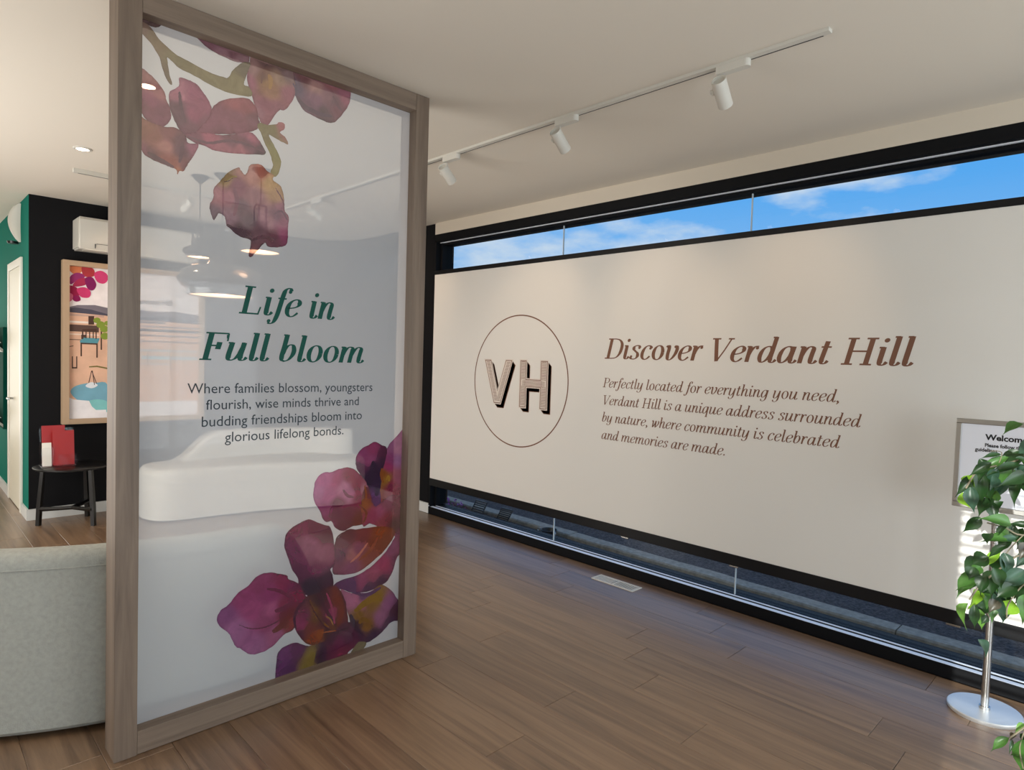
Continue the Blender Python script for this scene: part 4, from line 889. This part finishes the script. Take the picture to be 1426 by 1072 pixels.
# ------------------------------------------------------------------ side table with brochures
tc_ = Vector((1.11, 6.40, 0)); TH = .50
t = empty('side_table', tc_, 'small round black three-legged side table in front of the black wall', 'table')
b = nb(); lathe(b, [(0, TH-.018), (.255, TH-.018), (.268, TH-.010), (.268, TH-.003), (.262, TH), (0, TH)], seg=56); link('table_top', b, BLACKG, t, True)
hub = Vector((.03, -.03, .155))
for fx_, fy_ in ((-.215, .09), (.125, -.17), (.155, .215)):
    b = nb(); d2 = Vector((fx_, fy_, 0)).normalized()
    tube(b, [(fx_, fy_, 0), (fx_*.97, fy_*.97, .16), (fx_*.86, fy_*.86, TH-.018)], [.021, .0225, .019], 4)
    link('leg', b, BLACKG, t)
    b = nb(); tube(b, [(fx_*.97, fy_*.97, .14), (fx_*.6, fy_*.6, .135), (hub.x*.2, hub.y*.2, .14)], [.024, .017, .017], 6); link('stretcher', b, BLACKG, t, True)
hb = Vector((1.015, 6.42, TH))
t = empty('brochure_holder', hb, 'clear acrylic brochure holder standing on the black side table', 'brochure holder')
def tilt_box(b, x0, x1, y, z0, z1, th, lean):
    M = Matrix.Translation((0, y, z0)) @ Matrix.Rotation(-lean, 4, 'X'); tb = nb(); box(tb, (x0, 0, 0), (x1, th, z1-z0)); bmesh.ops.transform(tb, matrix=M, verts=tb.verts); merge(b, tb)
b = nb(); tilt_box(b, -.115, .125, .05, .002, .31, .004, .12); box(b, (-.115, -.075, .001), (.125, .085, .006)); link('back_plate', b, ACRYL, t)
b = nb(); tilt_box(b, -.005, .125, -.06, .004, .10, .004, .12); link('front_lip', b, ACRYL, t)
b = nb(); tilt_box(b, -.115, -.02, -.045, .004, .16, .004, .12); link('side_pocket', b, ACRYL, t)
for nm, x0, x1, y, z1, m, lab in (('brochure', -.10, .06, .028, .335, RED, 'red brochure at the back of the acrylic holder on the side table'), ('brochure', -.035, .115, -.022, .295, RED, 'red brochure at the front of the acrylic holder on the side table'), ('leaflet', -.108, -.045, -.032, .20, WHITEP2, 'narrow white leaflet in the left pocket of the acrylic holder')):
    o = empty(nm, hb, lab, 'brochure', 'brochures on the side table')
    b = nb(); tilt_box(b, x0, x1, y, .008, z1, .006, .12); pg = link('cover', b, m, o)
    b = nb(); 
    for k in range(2): tilt_box(b, x0+.03, x1-.04+.0, y-.0012-.0*k, .008+(z1-.05)-.016*k+.0, z1-.044-.016*k+.008*0, .001, .12)
    b.free()
# ------------------------------------------------------------------ sofas
def crescent(name, cx, cy, ri, ro, a0, a1, label, fab, flip, zs=.45, zb=.70, bt=.14, b0=0, b1=1, grp=None):
    """banana sofa swept along an arc; the backrest stands on the outer edge between fractions b0..b1"""
    t = empty(name, (cx, cy, 0), label, 'sofa', grp)
    N = 56
    def rounded(u, w, z0, z1, r):   # cross-section in (radial, z)
        pts = []
        for qx, qz, s in ((w-r, z1-r, 0), (u+r, z1-r, 90)):
            for k in range(6): a = math.radians(s+90*k/5); pts.append((qx+r*math.cos(a), qz+r*math.sin(a)))
        pts += [(u, z0+.02), (u+.02, z0), (w-.02, z0), (w, z0+.02)]
        return pts
    def sweep(nm, u0, u1, z0, z1, r, f0, f1, endr, zdrop=0, m=fab):
        b = nb(); rings = []
        L = (a1-a0)*(u0+u1)/2
        for i in range(N+1):
            f = i/N; f = .5-.5*math.cos(PI*f); ff = f0+(f1-f0)*f
            dist = min(f, 1-f)*abs(L)*(f1-f0)
            s = 1 if dist >= endr else math.sqrt(max(0, 1-(1-dist/endr)**2)); s = max(s, .02)
            mid = (u0+u1)/2; hw = (u1-u0)/2*s; zt = z1
            if zdrop:
                q = min(1, dist/zdrop); q = q*q*(3-2*q); zt = z0+.06+(z1-z0-.06)*q; hw = (u1-u0)/2
            rr = min(r, hw*.95, (zt-z0)*.45)
            a = a0+(a1-a0)*ff
            rings.append([b.verts.new((p[0]*math.cos(a), p[0]*math.sin(a), p[1])) for p in rounded(mid-hw, mid+hw, z0, zt, rr)])
        m_ = len(rings[0])
        for i in range(N):
            for k in range(m_): b.faces.new((rings[i][k], rings[i][(k+1) % m_], rings[i+1][(k+1) % m_], rings[i+1][k]))
        b.faces.new(rings[0]); b.faces.new(rings[-1][::-1])
        return link(nm, b, m, t, True)
    sweep('seat_body', ri, ro-.012, .02, zs, .07, 0, 1, .40)
    sweep('backrest', ro-bt, ro, .02, zb, .055, b0, b1, .05, .42)
    b = nb(); tube(b, [((ro+.001)*math.cos(a0+(a1-a0)*(.05+.8*k/40)), (ro+.001)*math.sin(a0+(a1-a0)*(.05+.8*k/40)), zb-.058) for k in range(41)], .0035, 6); link('back_seam', b, fab, t, True)
    return t
crescent('curved_sofa', 1.15, 4.45, .95, 1.70, math.radians(188), math.radians(300), 'grey boucle curved sofa with its back to the oak divider', FABRIC, 1, .47, .715, .15, .02, .90)
def blob_prism(t, nm, outline, z0, z1, r, m, topf=None):
    """upholstered body: a closed plan outline, rounded upper edge"""
    ol = cat_rom(outline, 5, True); b = nb(); n = len(ol)
    cx = sum(p[0] for p in ol)/n; cy = sum(p[1] for p in ol)/n
    rings = []
    prof = [(0, z0+.0), (.0, z0+.02)]+[(r*(1-math.cos(k*PI/10)), z1-r+r*math.sin(k*PI/10)) for k in range(6)]
    ins = []
    for i in range(n):
        p = Vector(ol[i]); e = (Vector(ol[(i+1) % n])-Vector(ol[i-1])).normalized(); ins.append(Vector((-e.y, e.x)))
    ar = sum(ol[i][0]*ol[(i+1) % n][1]-ol[(i+1) % n][0]*ol[i][1] for i in range(n)); s = 1 if ar > 0 else -1
    for d, z in prof:
        rings.append([b.verts.new((ol[i][0]+ins[i].x*s*d, ol[i][1]+ins[i].y*s*d, z if not topf or z < (z0+z1)/2 else topf(ol[i][0], ol[i][1], z))) for i in range(n)])
    for j in range(len(rings)-1):
        for i in range(n): b.faces.new((rings[j][i], rings[j][(i+1) % n], rings[j+1][(i+1) % n], rings[j+1][i]))
    b.faces.new(rings[0][::-1]); b.faces.new(rings[-1])
    return link(nm, b, m, t, True)
# far sofa: rounded seat block with a sloping back along the black wall
t = empty('curved_sofa', (2.5, 6.2, 0), 'white boucle sofa with sloping back against the black wall, seen through the film', 'sofa')
o_ = [(1.60, 6.16), (1.66, 6.02), (1.80, 5.95), (2.1, 5.92), (2.5, 5.86), (2.95, 5.72), (3.3, 5.60), (3.52, 5.72), (3.58, 5.95), (3.45, 6.25), (3.2, 6.46), (2.9, 6.56), (2.4, 6.60), (1.9, 6.58), (1.68, 6.5), (1.60, 6.34)]
blob_prism(t, 'seat_body', [(x-2.5, y-6.2) for x, y in o_], .015, .455, .06, FABRICW)
bk = [(1.92, 6.40), (2.4, 6.44), (2.9, 6.40), (3.2, 6.28), (3.38, 6.05), (3.52, 6.0), (3.545, 6.08), (3.38, 6.36), (3.1, 6.54), (2.7, 6.63), (2.2, 6.64), (1.92, 6.60)]
def slope(x, y, z):
    q = min(1, max(0, (x+2.5-1.92)/.40)); q = q*q*(3-2*q); return .44+(z-.44)*q
blob_prism(t, 'backrest', [(x-2.5, y-6.2) for x, y in bk], .40, .715, .045, FABRICW, slope)

# ------------------------------------------------------------------ floor vent
t = empty('floor_vent', (3.547, 2.545, 0), 'white rectangular slotted air vent set in the floor near the window', 'vent')
b = nb()
vw, vl = .057, .172
box(b, (-vw, -vl, 0), (-vw+.014, vl, .005), .001); box(b, (vw-.014, -vl, 0), (vw, vl, .005), .001)
for y0, y1 in ((-vl, -vl+.016), (-.008, .008), (vl-.016, vl)): box(b, (-vw+.014, y0, 0), (vw-.014, y1, .005))
link('vent_frame', b, WHITEPL, t)
b = nb(); box(b, (-vw+.012, -vl+.012, .0003), (vw-.012, vl-.012, .0012)); link('duct_shade', b, BLACKG, t)  # black sheet painted in for the shade inside the duct
for k in range(24):
    y = -vl+.020+.0132*k
    if abs(y) < .012: continue
    b = nb(); box(b, (-vw+.013, y, .001), (vw-.013, y+(.0045 if y < 0 else .0075), .0042)); link('louvre', b, WHITEPL, t)

# ------------------------------------------------------------------ steel sign stand
sc_ = Vector((3.478, .487, 0))
t = empty('sign_stand', sc_, 'brushed steel pole sign stand with a round base by the window', 'sign stand')
b = nb(); lathe(b, [(0, 0), (.136, 0), (.139, .004), (.139, .015), (.136, .018), (0, .018)], seg=64); link('base', b, mat('satin_base_steel', (226, 230, 234), .42, metal=.75), t, True)
b = nb(); tube(b, [(0, 0, .018), (0, 0, .93)], .0155, 24); link('pole', b, CHROME, t, True)
b = nb(); tube(b, [(0, 0, .018), (0, 0, .03)], .021, 24); link('collar', b, CHROME, t, True)
SGX = -.022
def sgn(y0, y1, z0, z1, x0, x1, nm, m, bev=.0): b = nb(); box(b, (SGX+x0, y0, z0), (SGX+x1, y1, z1), bev); return link(nm, b, m, t)
HW = .160
CHR2 = mat('satin_steel', (176, 174, 170), .38, metal=1)
sgn(-HW+.02, HW-.02, .925, 1.285, -.0045, .004, 'sign_sheet', mat('sign_white', (226, 228, 236), .4, spec=.4))
for y0, y1, z0, z1 in ((-HW, HW, 1.278, 1.300), (-HW, HW, .902, .924), (HW-.022, HW, .924, 1.278), (-HW, -HW+.022, .924, 1.278)): sgn(y0, y1, z0, z1, -.010, .006, 'sign_frame', CHR2, .003)
INKB = mat('black_print', (22, 22, 26), .6)
for txt, y0, w, z, hs, bold in (('Welcome', .052, .148, 1.213, .95, .035), ('Please follow the', .051, .135, 1.182, 1.1, .03), ('guidelines', .086, .080, 1.160, 1.1, .03)):
    sans_words(txt, w, hs, lambda u, v: Vector((SGX-.0050, y0-u, z+v)), bold, 'sign_word', INKB, t)

# ------------------------------------------------------------------ ficus plant at the right
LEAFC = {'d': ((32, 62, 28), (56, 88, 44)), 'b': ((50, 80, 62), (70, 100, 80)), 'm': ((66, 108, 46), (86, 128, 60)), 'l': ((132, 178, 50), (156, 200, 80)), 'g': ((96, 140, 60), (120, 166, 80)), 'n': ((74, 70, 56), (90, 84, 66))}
def leaf_mesh(kind, w, curl):
    b = nb(); rows = []; N = 9
    for i, (s, q) in enumerate(((0, 0), (.06, .38), (.17, .80), (.32, 1), (.48, .95), (.62, .66), (.74, .34), (.83, .14), (.91, .055), (1, 0))):
        hw = w*.5*q; z = -curl*s*s*1.2+.05*math.sin(PI*s)
        rows.append([b.verts.new((s, t_*hw, z+abs(t_)**1.5*hw*.55+(.05*w*math.sin(8*s+t_) if abs(t_) > .9 and q else 0))) for t_ in (-1, -.5, 0, .5, 1)])
    for i in range(N):
        for k in range(4): b.faces.new((rows[i][k], rows[i][k+1], rows[i+1][k+1], rows[i+1][k]))
    bmesh.ops.remove_doubles(b, verts=b.verts, dist=1e-5)
    me = bpy.data.meshes.new('leaf'); b.to_mesh(me); b.free()
    for p in me.polygons: p.use_smooth = True
    me.materials.append(LEAFM[kind]); return me
LEAFM = {}
for k_, (c1, c2) in LEAFC.items():
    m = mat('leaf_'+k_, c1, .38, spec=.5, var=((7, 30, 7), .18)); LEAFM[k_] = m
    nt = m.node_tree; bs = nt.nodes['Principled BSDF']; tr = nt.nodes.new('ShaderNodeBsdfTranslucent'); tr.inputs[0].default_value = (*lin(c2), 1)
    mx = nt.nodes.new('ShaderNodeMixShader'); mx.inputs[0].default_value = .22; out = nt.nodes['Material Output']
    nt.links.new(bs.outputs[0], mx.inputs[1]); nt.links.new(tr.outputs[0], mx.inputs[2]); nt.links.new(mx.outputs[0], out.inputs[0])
LM = {}
def at_depth(x, y, d): return Vector((0, 0, CAMZ))+ray(x, y)*d
base_p = at_depth(1690, 700, 1.78); base_p.z = 0
pl = empty('ficus_tree', base_p, 'leafy green ficus tree reaching in at the right edge beside the sign stand', 'plant')
rl = random.Random(3)
def leaf(bx, by, tx, ty, w, kind, d=1.72, dd=None):
    A = at_depth(bx, by, d); d2 = d+(rl.uniform(-.03, .03) if dd is None else dd); B = at_depth(bx+(tx-bx)*1.12, by+(ty-by)*1.12, d2)
    X = B-A; L = X.length; X.normalize()
    view = (A-Vector((0, 0, CAMZ))).normalized()
    Zl = (-view+Vector((0, 0, .6))+Vector((rl.uniform(-.6, .6), rl.uniform(-.6, .6), rl.uniform(-.3, .4)))); Zl = (Zl-X*Zl.dot(X)).normalized(); Yl = Zl.cross(X)
    ratio = .98*w/max(10, math.hypot(tx-bx, ty-by)); ratio = round(min(1.1, max(.28, ratio))*8)/8; cu = rl.choice((.06, .22, .38))
    key = (kind, ratio, cu)
    if key not in LM: LM[key] = leaf_mesh(kind, ratio, cu)
    o = bpy.data.objects.new('leaf', LM[key]); C.objects.link(o); o.parent = pl
    M = Matrix(((X.x, Yl.x, Zl.x, 0), (X.y, Yl.y, Zl.y, 0), (X.z, Yl.z, Zl.z, 0), (0, 0, 0, 1)))
    o.matrix_local = Matrix.Translation(A-base_p) @ M @ Matrix.Scale(L, 4)
def cl(ox, oy, s, rows, d0):
    for bx, by, tx, ty, w, k in rows: leaf(ox+bx/s, oy+by/s, ox+tx/s, oy+ty/s, w/s, k, d0+rl.uniform(-.03, .03))
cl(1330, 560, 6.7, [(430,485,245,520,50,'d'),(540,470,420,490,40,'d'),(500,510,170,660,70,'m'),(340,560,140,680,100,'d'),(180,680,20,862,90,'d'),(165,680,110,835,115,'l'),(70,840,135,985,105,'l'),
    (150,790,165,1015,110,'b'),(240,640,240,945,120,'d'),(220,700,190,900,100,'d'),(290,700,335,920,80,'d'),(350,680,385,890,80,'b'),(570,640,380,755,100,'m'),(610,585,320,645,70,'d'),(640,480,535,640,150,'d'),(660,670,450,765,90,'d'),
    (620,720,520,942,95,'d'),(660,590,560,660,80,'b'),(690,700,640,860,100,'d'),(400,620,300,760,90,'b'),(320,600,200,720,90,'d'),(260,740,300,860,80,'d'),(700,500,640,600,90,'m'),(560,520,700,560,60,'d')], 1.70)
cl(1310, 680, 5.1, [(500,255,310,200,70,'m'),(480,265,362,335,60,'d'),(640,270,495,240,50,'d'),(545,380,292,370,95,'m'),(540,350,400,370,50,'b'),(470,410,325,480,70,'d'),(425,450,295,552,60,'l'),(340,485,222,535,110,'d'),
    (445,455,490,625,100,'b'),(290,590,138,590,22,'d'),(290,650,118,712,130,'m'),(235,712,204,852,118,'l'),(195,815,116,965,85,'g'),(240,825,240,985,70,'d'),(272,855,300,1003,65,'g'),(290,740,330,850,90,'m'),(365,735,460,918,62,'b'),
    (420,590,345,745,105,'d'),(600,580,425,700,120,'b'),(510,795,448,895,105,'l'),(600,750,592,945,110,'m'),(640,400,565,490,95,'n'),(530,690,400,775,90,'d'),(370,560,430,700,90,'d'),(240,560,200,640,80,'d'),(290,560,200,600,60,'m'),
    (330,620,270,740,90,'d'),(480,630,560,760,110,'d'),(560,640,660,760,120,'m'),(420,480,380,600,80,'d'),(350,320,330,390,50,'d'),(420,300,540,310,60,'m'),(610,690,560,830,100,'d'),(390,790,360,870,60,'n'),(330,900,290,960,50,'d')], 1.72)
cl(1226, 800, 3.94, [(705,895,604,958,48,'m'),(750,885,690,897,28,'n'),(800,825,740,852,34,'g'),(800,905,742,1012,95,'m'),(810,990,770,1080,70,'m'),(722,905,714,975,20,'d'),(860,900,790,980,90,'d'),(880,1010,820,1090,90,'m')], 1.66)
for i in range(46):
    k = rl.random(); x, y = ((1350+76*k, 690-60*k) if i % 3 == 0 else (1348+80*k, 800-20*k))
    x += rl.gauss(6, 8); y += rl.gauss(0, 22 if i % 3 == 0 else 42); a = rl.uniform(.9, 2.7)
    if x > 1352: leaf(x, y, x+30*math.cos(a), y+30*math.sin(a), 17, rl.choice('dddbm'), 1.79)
# more foliage beyond the picture's edge keeps the crown whole
TWG = []
for i in range(14):      # each twig leaves the trunk and carries its own leaves
    y0 = 330+20*i; x0 = 1642+(y0-340)*.09; a = rl.uniform(0, 2*PI); L = rl.uniform(60, 150); ex = x0+L*math.cos(a)*1.1+15; ey = y0-rl.uniform(10, 60); dz = .25*math.sin(a)
    if ex < 1500: ex = 1500+rl.uniform(0, 30)
    TWG.append(((x0, y0+25, 1.79), ((x0+ex)/2, (y0+ey)/2-12, 1.79+dz*.5), (ex, ey, 1.79+dz)))
    for k in range(7):
        t_ = .25+.75*k/6; bx = x0+(ex-x0)*t_; by = y0+(ey-y0)*t_-8*math.sin(PI*t_); q = rl.uniform(.3, 2.8)
        leaf(bx, by, bx+42*math.cos(q), by+42*math.sin(q), 25, rl.choice('ddbmdgn'), 1.79+dz*t_)
BARK = mat('bark', (104, 92, 78), .85); TWIG = mat('twig', (120, 112, 92), .8)
def rel(p): return tuple(Vector(p)-base_p)
b = nb()
tube(b, [rel(p) for p in cat_rom([tuple(base_p+Vector((0, 0, .30))), tuple(at_depth(1690, 900, 1.78)), tuple(at_depth(1682, 700, 1.78)), tuple(at_depth(1670, 480, 1.8)), tuple(at_depth(1640, 340, 1.8))], 5)], .016, 10); link('trunk', b, BARK, pl, True)
for pts, r in (([(1680, 660, 1.78), (1480, 622, 1.74), (1420, 640, 1.71), (1390, 648, 1.70), (1362, 655, 1.70), (1345, 680, 1.70)], .0022), ([(1683, 750, 1.78), (1480, 735, 1.75), (1425, 745, 1.73), (1400, 735, 1.72), (1375, 728, 1.72)], .0022), ([(1684, 800, 1.78), (1480, 780, 1.75), (1425, 772, 1.73), (1395, 790, 1.72), (1365, 815, 1.72), (1350, 835, 1.72)], .0024),
               ([(1425, 745, 1.73), (1410, 760, 1.73), (1398, 775, 1.72)], .0014), ([(1390, 648, 1.70), (1395, 630, 1.7), (1380, 628, 1.7)], .0012), ([(1480, 780, 1.75), (1430, 810, 1.73), (1405, 840, 1.72), (1402, 860, 1.72)], .0018), ([(1688, 930, 1.78), (1480, 970, 1.70), (1430, 1010, 1.66), (1405, 1028, 1.66)], .0022), ([(1430, 1010, 1.66), (1420, 1040, 1.66), (1425, 1070, 1.66)], .0016)):
    b = nb(); tube(b, [rel(p) for p in cat_rom([tuple(at_depth(*p)) for p in pts], 4)], r, 6); link('branch', b, TWIG, pl, True)
for tw in TWG:
    b = nb(); tube(b, [rel(p) for p in cat_rom([tuple(at_depth(*p)) for p in tw], 4)], .0024, 6); link('branch', b, TWIG, pl, True)
b = nb(); lathe(b, [(0, 0), (.13, 0), (.16, .28), (.17, .30), (.17, .32), (.155, .32), (.15, .29), (0, .29)], seg=40); link('pot', b, WHITEPL, pl, True)
b = nb(); lathe(b, [(0, .305), (.152, .300)], seg=24); link('soil', b, mat('soil', (52, 40, 32), .95, bump=((60, 60, 60), 1, .01)), pl)

# ------------------------------------------------------------------ small things outside, beyond the lower strip of glass
MAG = mat('orchid_magenta', (176, 60, 166), .5); MAGR = mat('orchid_crimson', (128, 28, 72), .5); TEAL = mat('teal_enamel', (70, 160, 160), .4)
def flower_clump(x, y, m, lab, n, spread, seed):
    rr = random.Random(seed); t = tag(empty('flower_clump', (x, y, GZ)), lab, 'flowers')
    for k in range(n):
        a = rr.uniform(0, 6.28); r = spread*math.sqrt(rr.random()); c = Vector((r*math.cos(a)*.5, r*math.sin(a), rr.uniform(.04, .13)))
        b = nb()
        for q in range(5):
            u = 2*PI*q/5+rr.random(); d = Vector((math.cos(u)*.35-.4, math.sin(u), rr.uniform(-.1, .9))).normalized()*.022; s = Vector((0, 0, 1)).cross(d).normalized()*.011
            vs = [b.verts.new(c), b.verts.new(c+d*.6+s), b.verts.new(c+d), b.verts.new(c+d*.6-s)]; b.faces.new(vs)
        tube(b, [c, (c.x*.6, c.y*.6, 0)], .0015, 4); link('blossom', b, m, t)
p1 = on(628, 712, 'Z', GZ); p2 = on(640, 722, 'Z', GZ)
flower_clump(p1.x, p1.y, MAG, 'bright magenta flowers low on the ground outside the window corner', 22, .17, 1)
flower_clump(p2.x, p2.y, MAGR, 'dark crimson flowers just left of the slatted chairs outside', 20, .10, 2)
def small_chair(px, py, lab, s):
    p = on(px, py, 'Z', GZ); t = tag(empty('slatted_chair', p), lab, 'chair', 'small black slatted chairs outside')
    w, h = .085*s, .21*s; ln = .09*s
    for sy in (-1, 1):
        b = nb(); tube(b, [(-.04, sy*w, 0), (-.02, sy*w, .08), (ln*.7, sy*w, h)], .006, 6); link('leg', b, BLACKG, t)
        b = nb(); tube(b, [(.07, sy*w, 0), (-.02, sy*w, .09)], .006, 6); link('leg', b, BLACKG, t)
    for k in range(7):
        z = .085+(h-.085)*k/6.5; x = -.02+(ln*.7+.02)*(z-.08)/(h-.08); b = nb(); box(b, (x-.004, -w, z), (x+.004, w, z+.013)); link('back_slat', b, BLACKG, t)
    b = nb(); box(b, (-.09, -w, .075), (-.015, w, .083)); link('seat', b, BLACKG, t)
small_chair(664, 727, 'left of the two small black slatted chairs on the gravel outside', 1.0)
small_chair(700, 736, 'right of the two small black slatted chairs on the gravel outside', .9)
p = on(764, 750, 'Z', GZ); t = empty('garden_bowl', p, 'low black bowl with two silver handles beside the kerb outside', 'bowl')
b = nb(); lathe(b, [(0, 0), (.04, 0), (.07, .05), (.08, .09), (.075, .09), (.065, .055), (0, .03)], seg=28); link('bowl_body', b, BLACKG, t, True)
for s in (-1, 1):
    b = nb(); tube(b, cat_rom([(-.02, s*.075, .088), (-.03, s*.11, .08), (-.035, s*.10, .045), (-.035, s*.06, .03)], 4), .006, 6); link('handle', b, CHROME, t, True)
p = on(722, 745, 'Z', GZ); t = empty('garden_trestle', p, 'small teal bent-tube trestle lying on the ground outside the glass', 'trestle')
for s in (-1, 1):
    b = nb(); tube(b, cat_rom([(0, s*.11, .0), (.0, s*.07, .05), (.0, s*.04, .07), (0, s*.02, .03)], 4), .006, 6); link('bent_leg', b, TEAL, t, True)
b = nb(); tube(b, [(0, -.07, .05), (0, .07, .05)], .004, 6); link('crossbar', b, TEAL, t, True)
p = on(716, 733, 'Z', GZ); b = nb(); box(b, (-.012, -.20, 0), (.012, .20, .02), .002); o = link('white_strip', b, WHITEPL, None, False, p); tag(o, 'white strip of garden edging on the ground outside, right of the chairs', 'edging strip')  # plain pale strip lying on the ground

for o in list(bpy.data.objects):
    if o.type == 'MESH' and o.name.startswith('emblem_letter'): pass
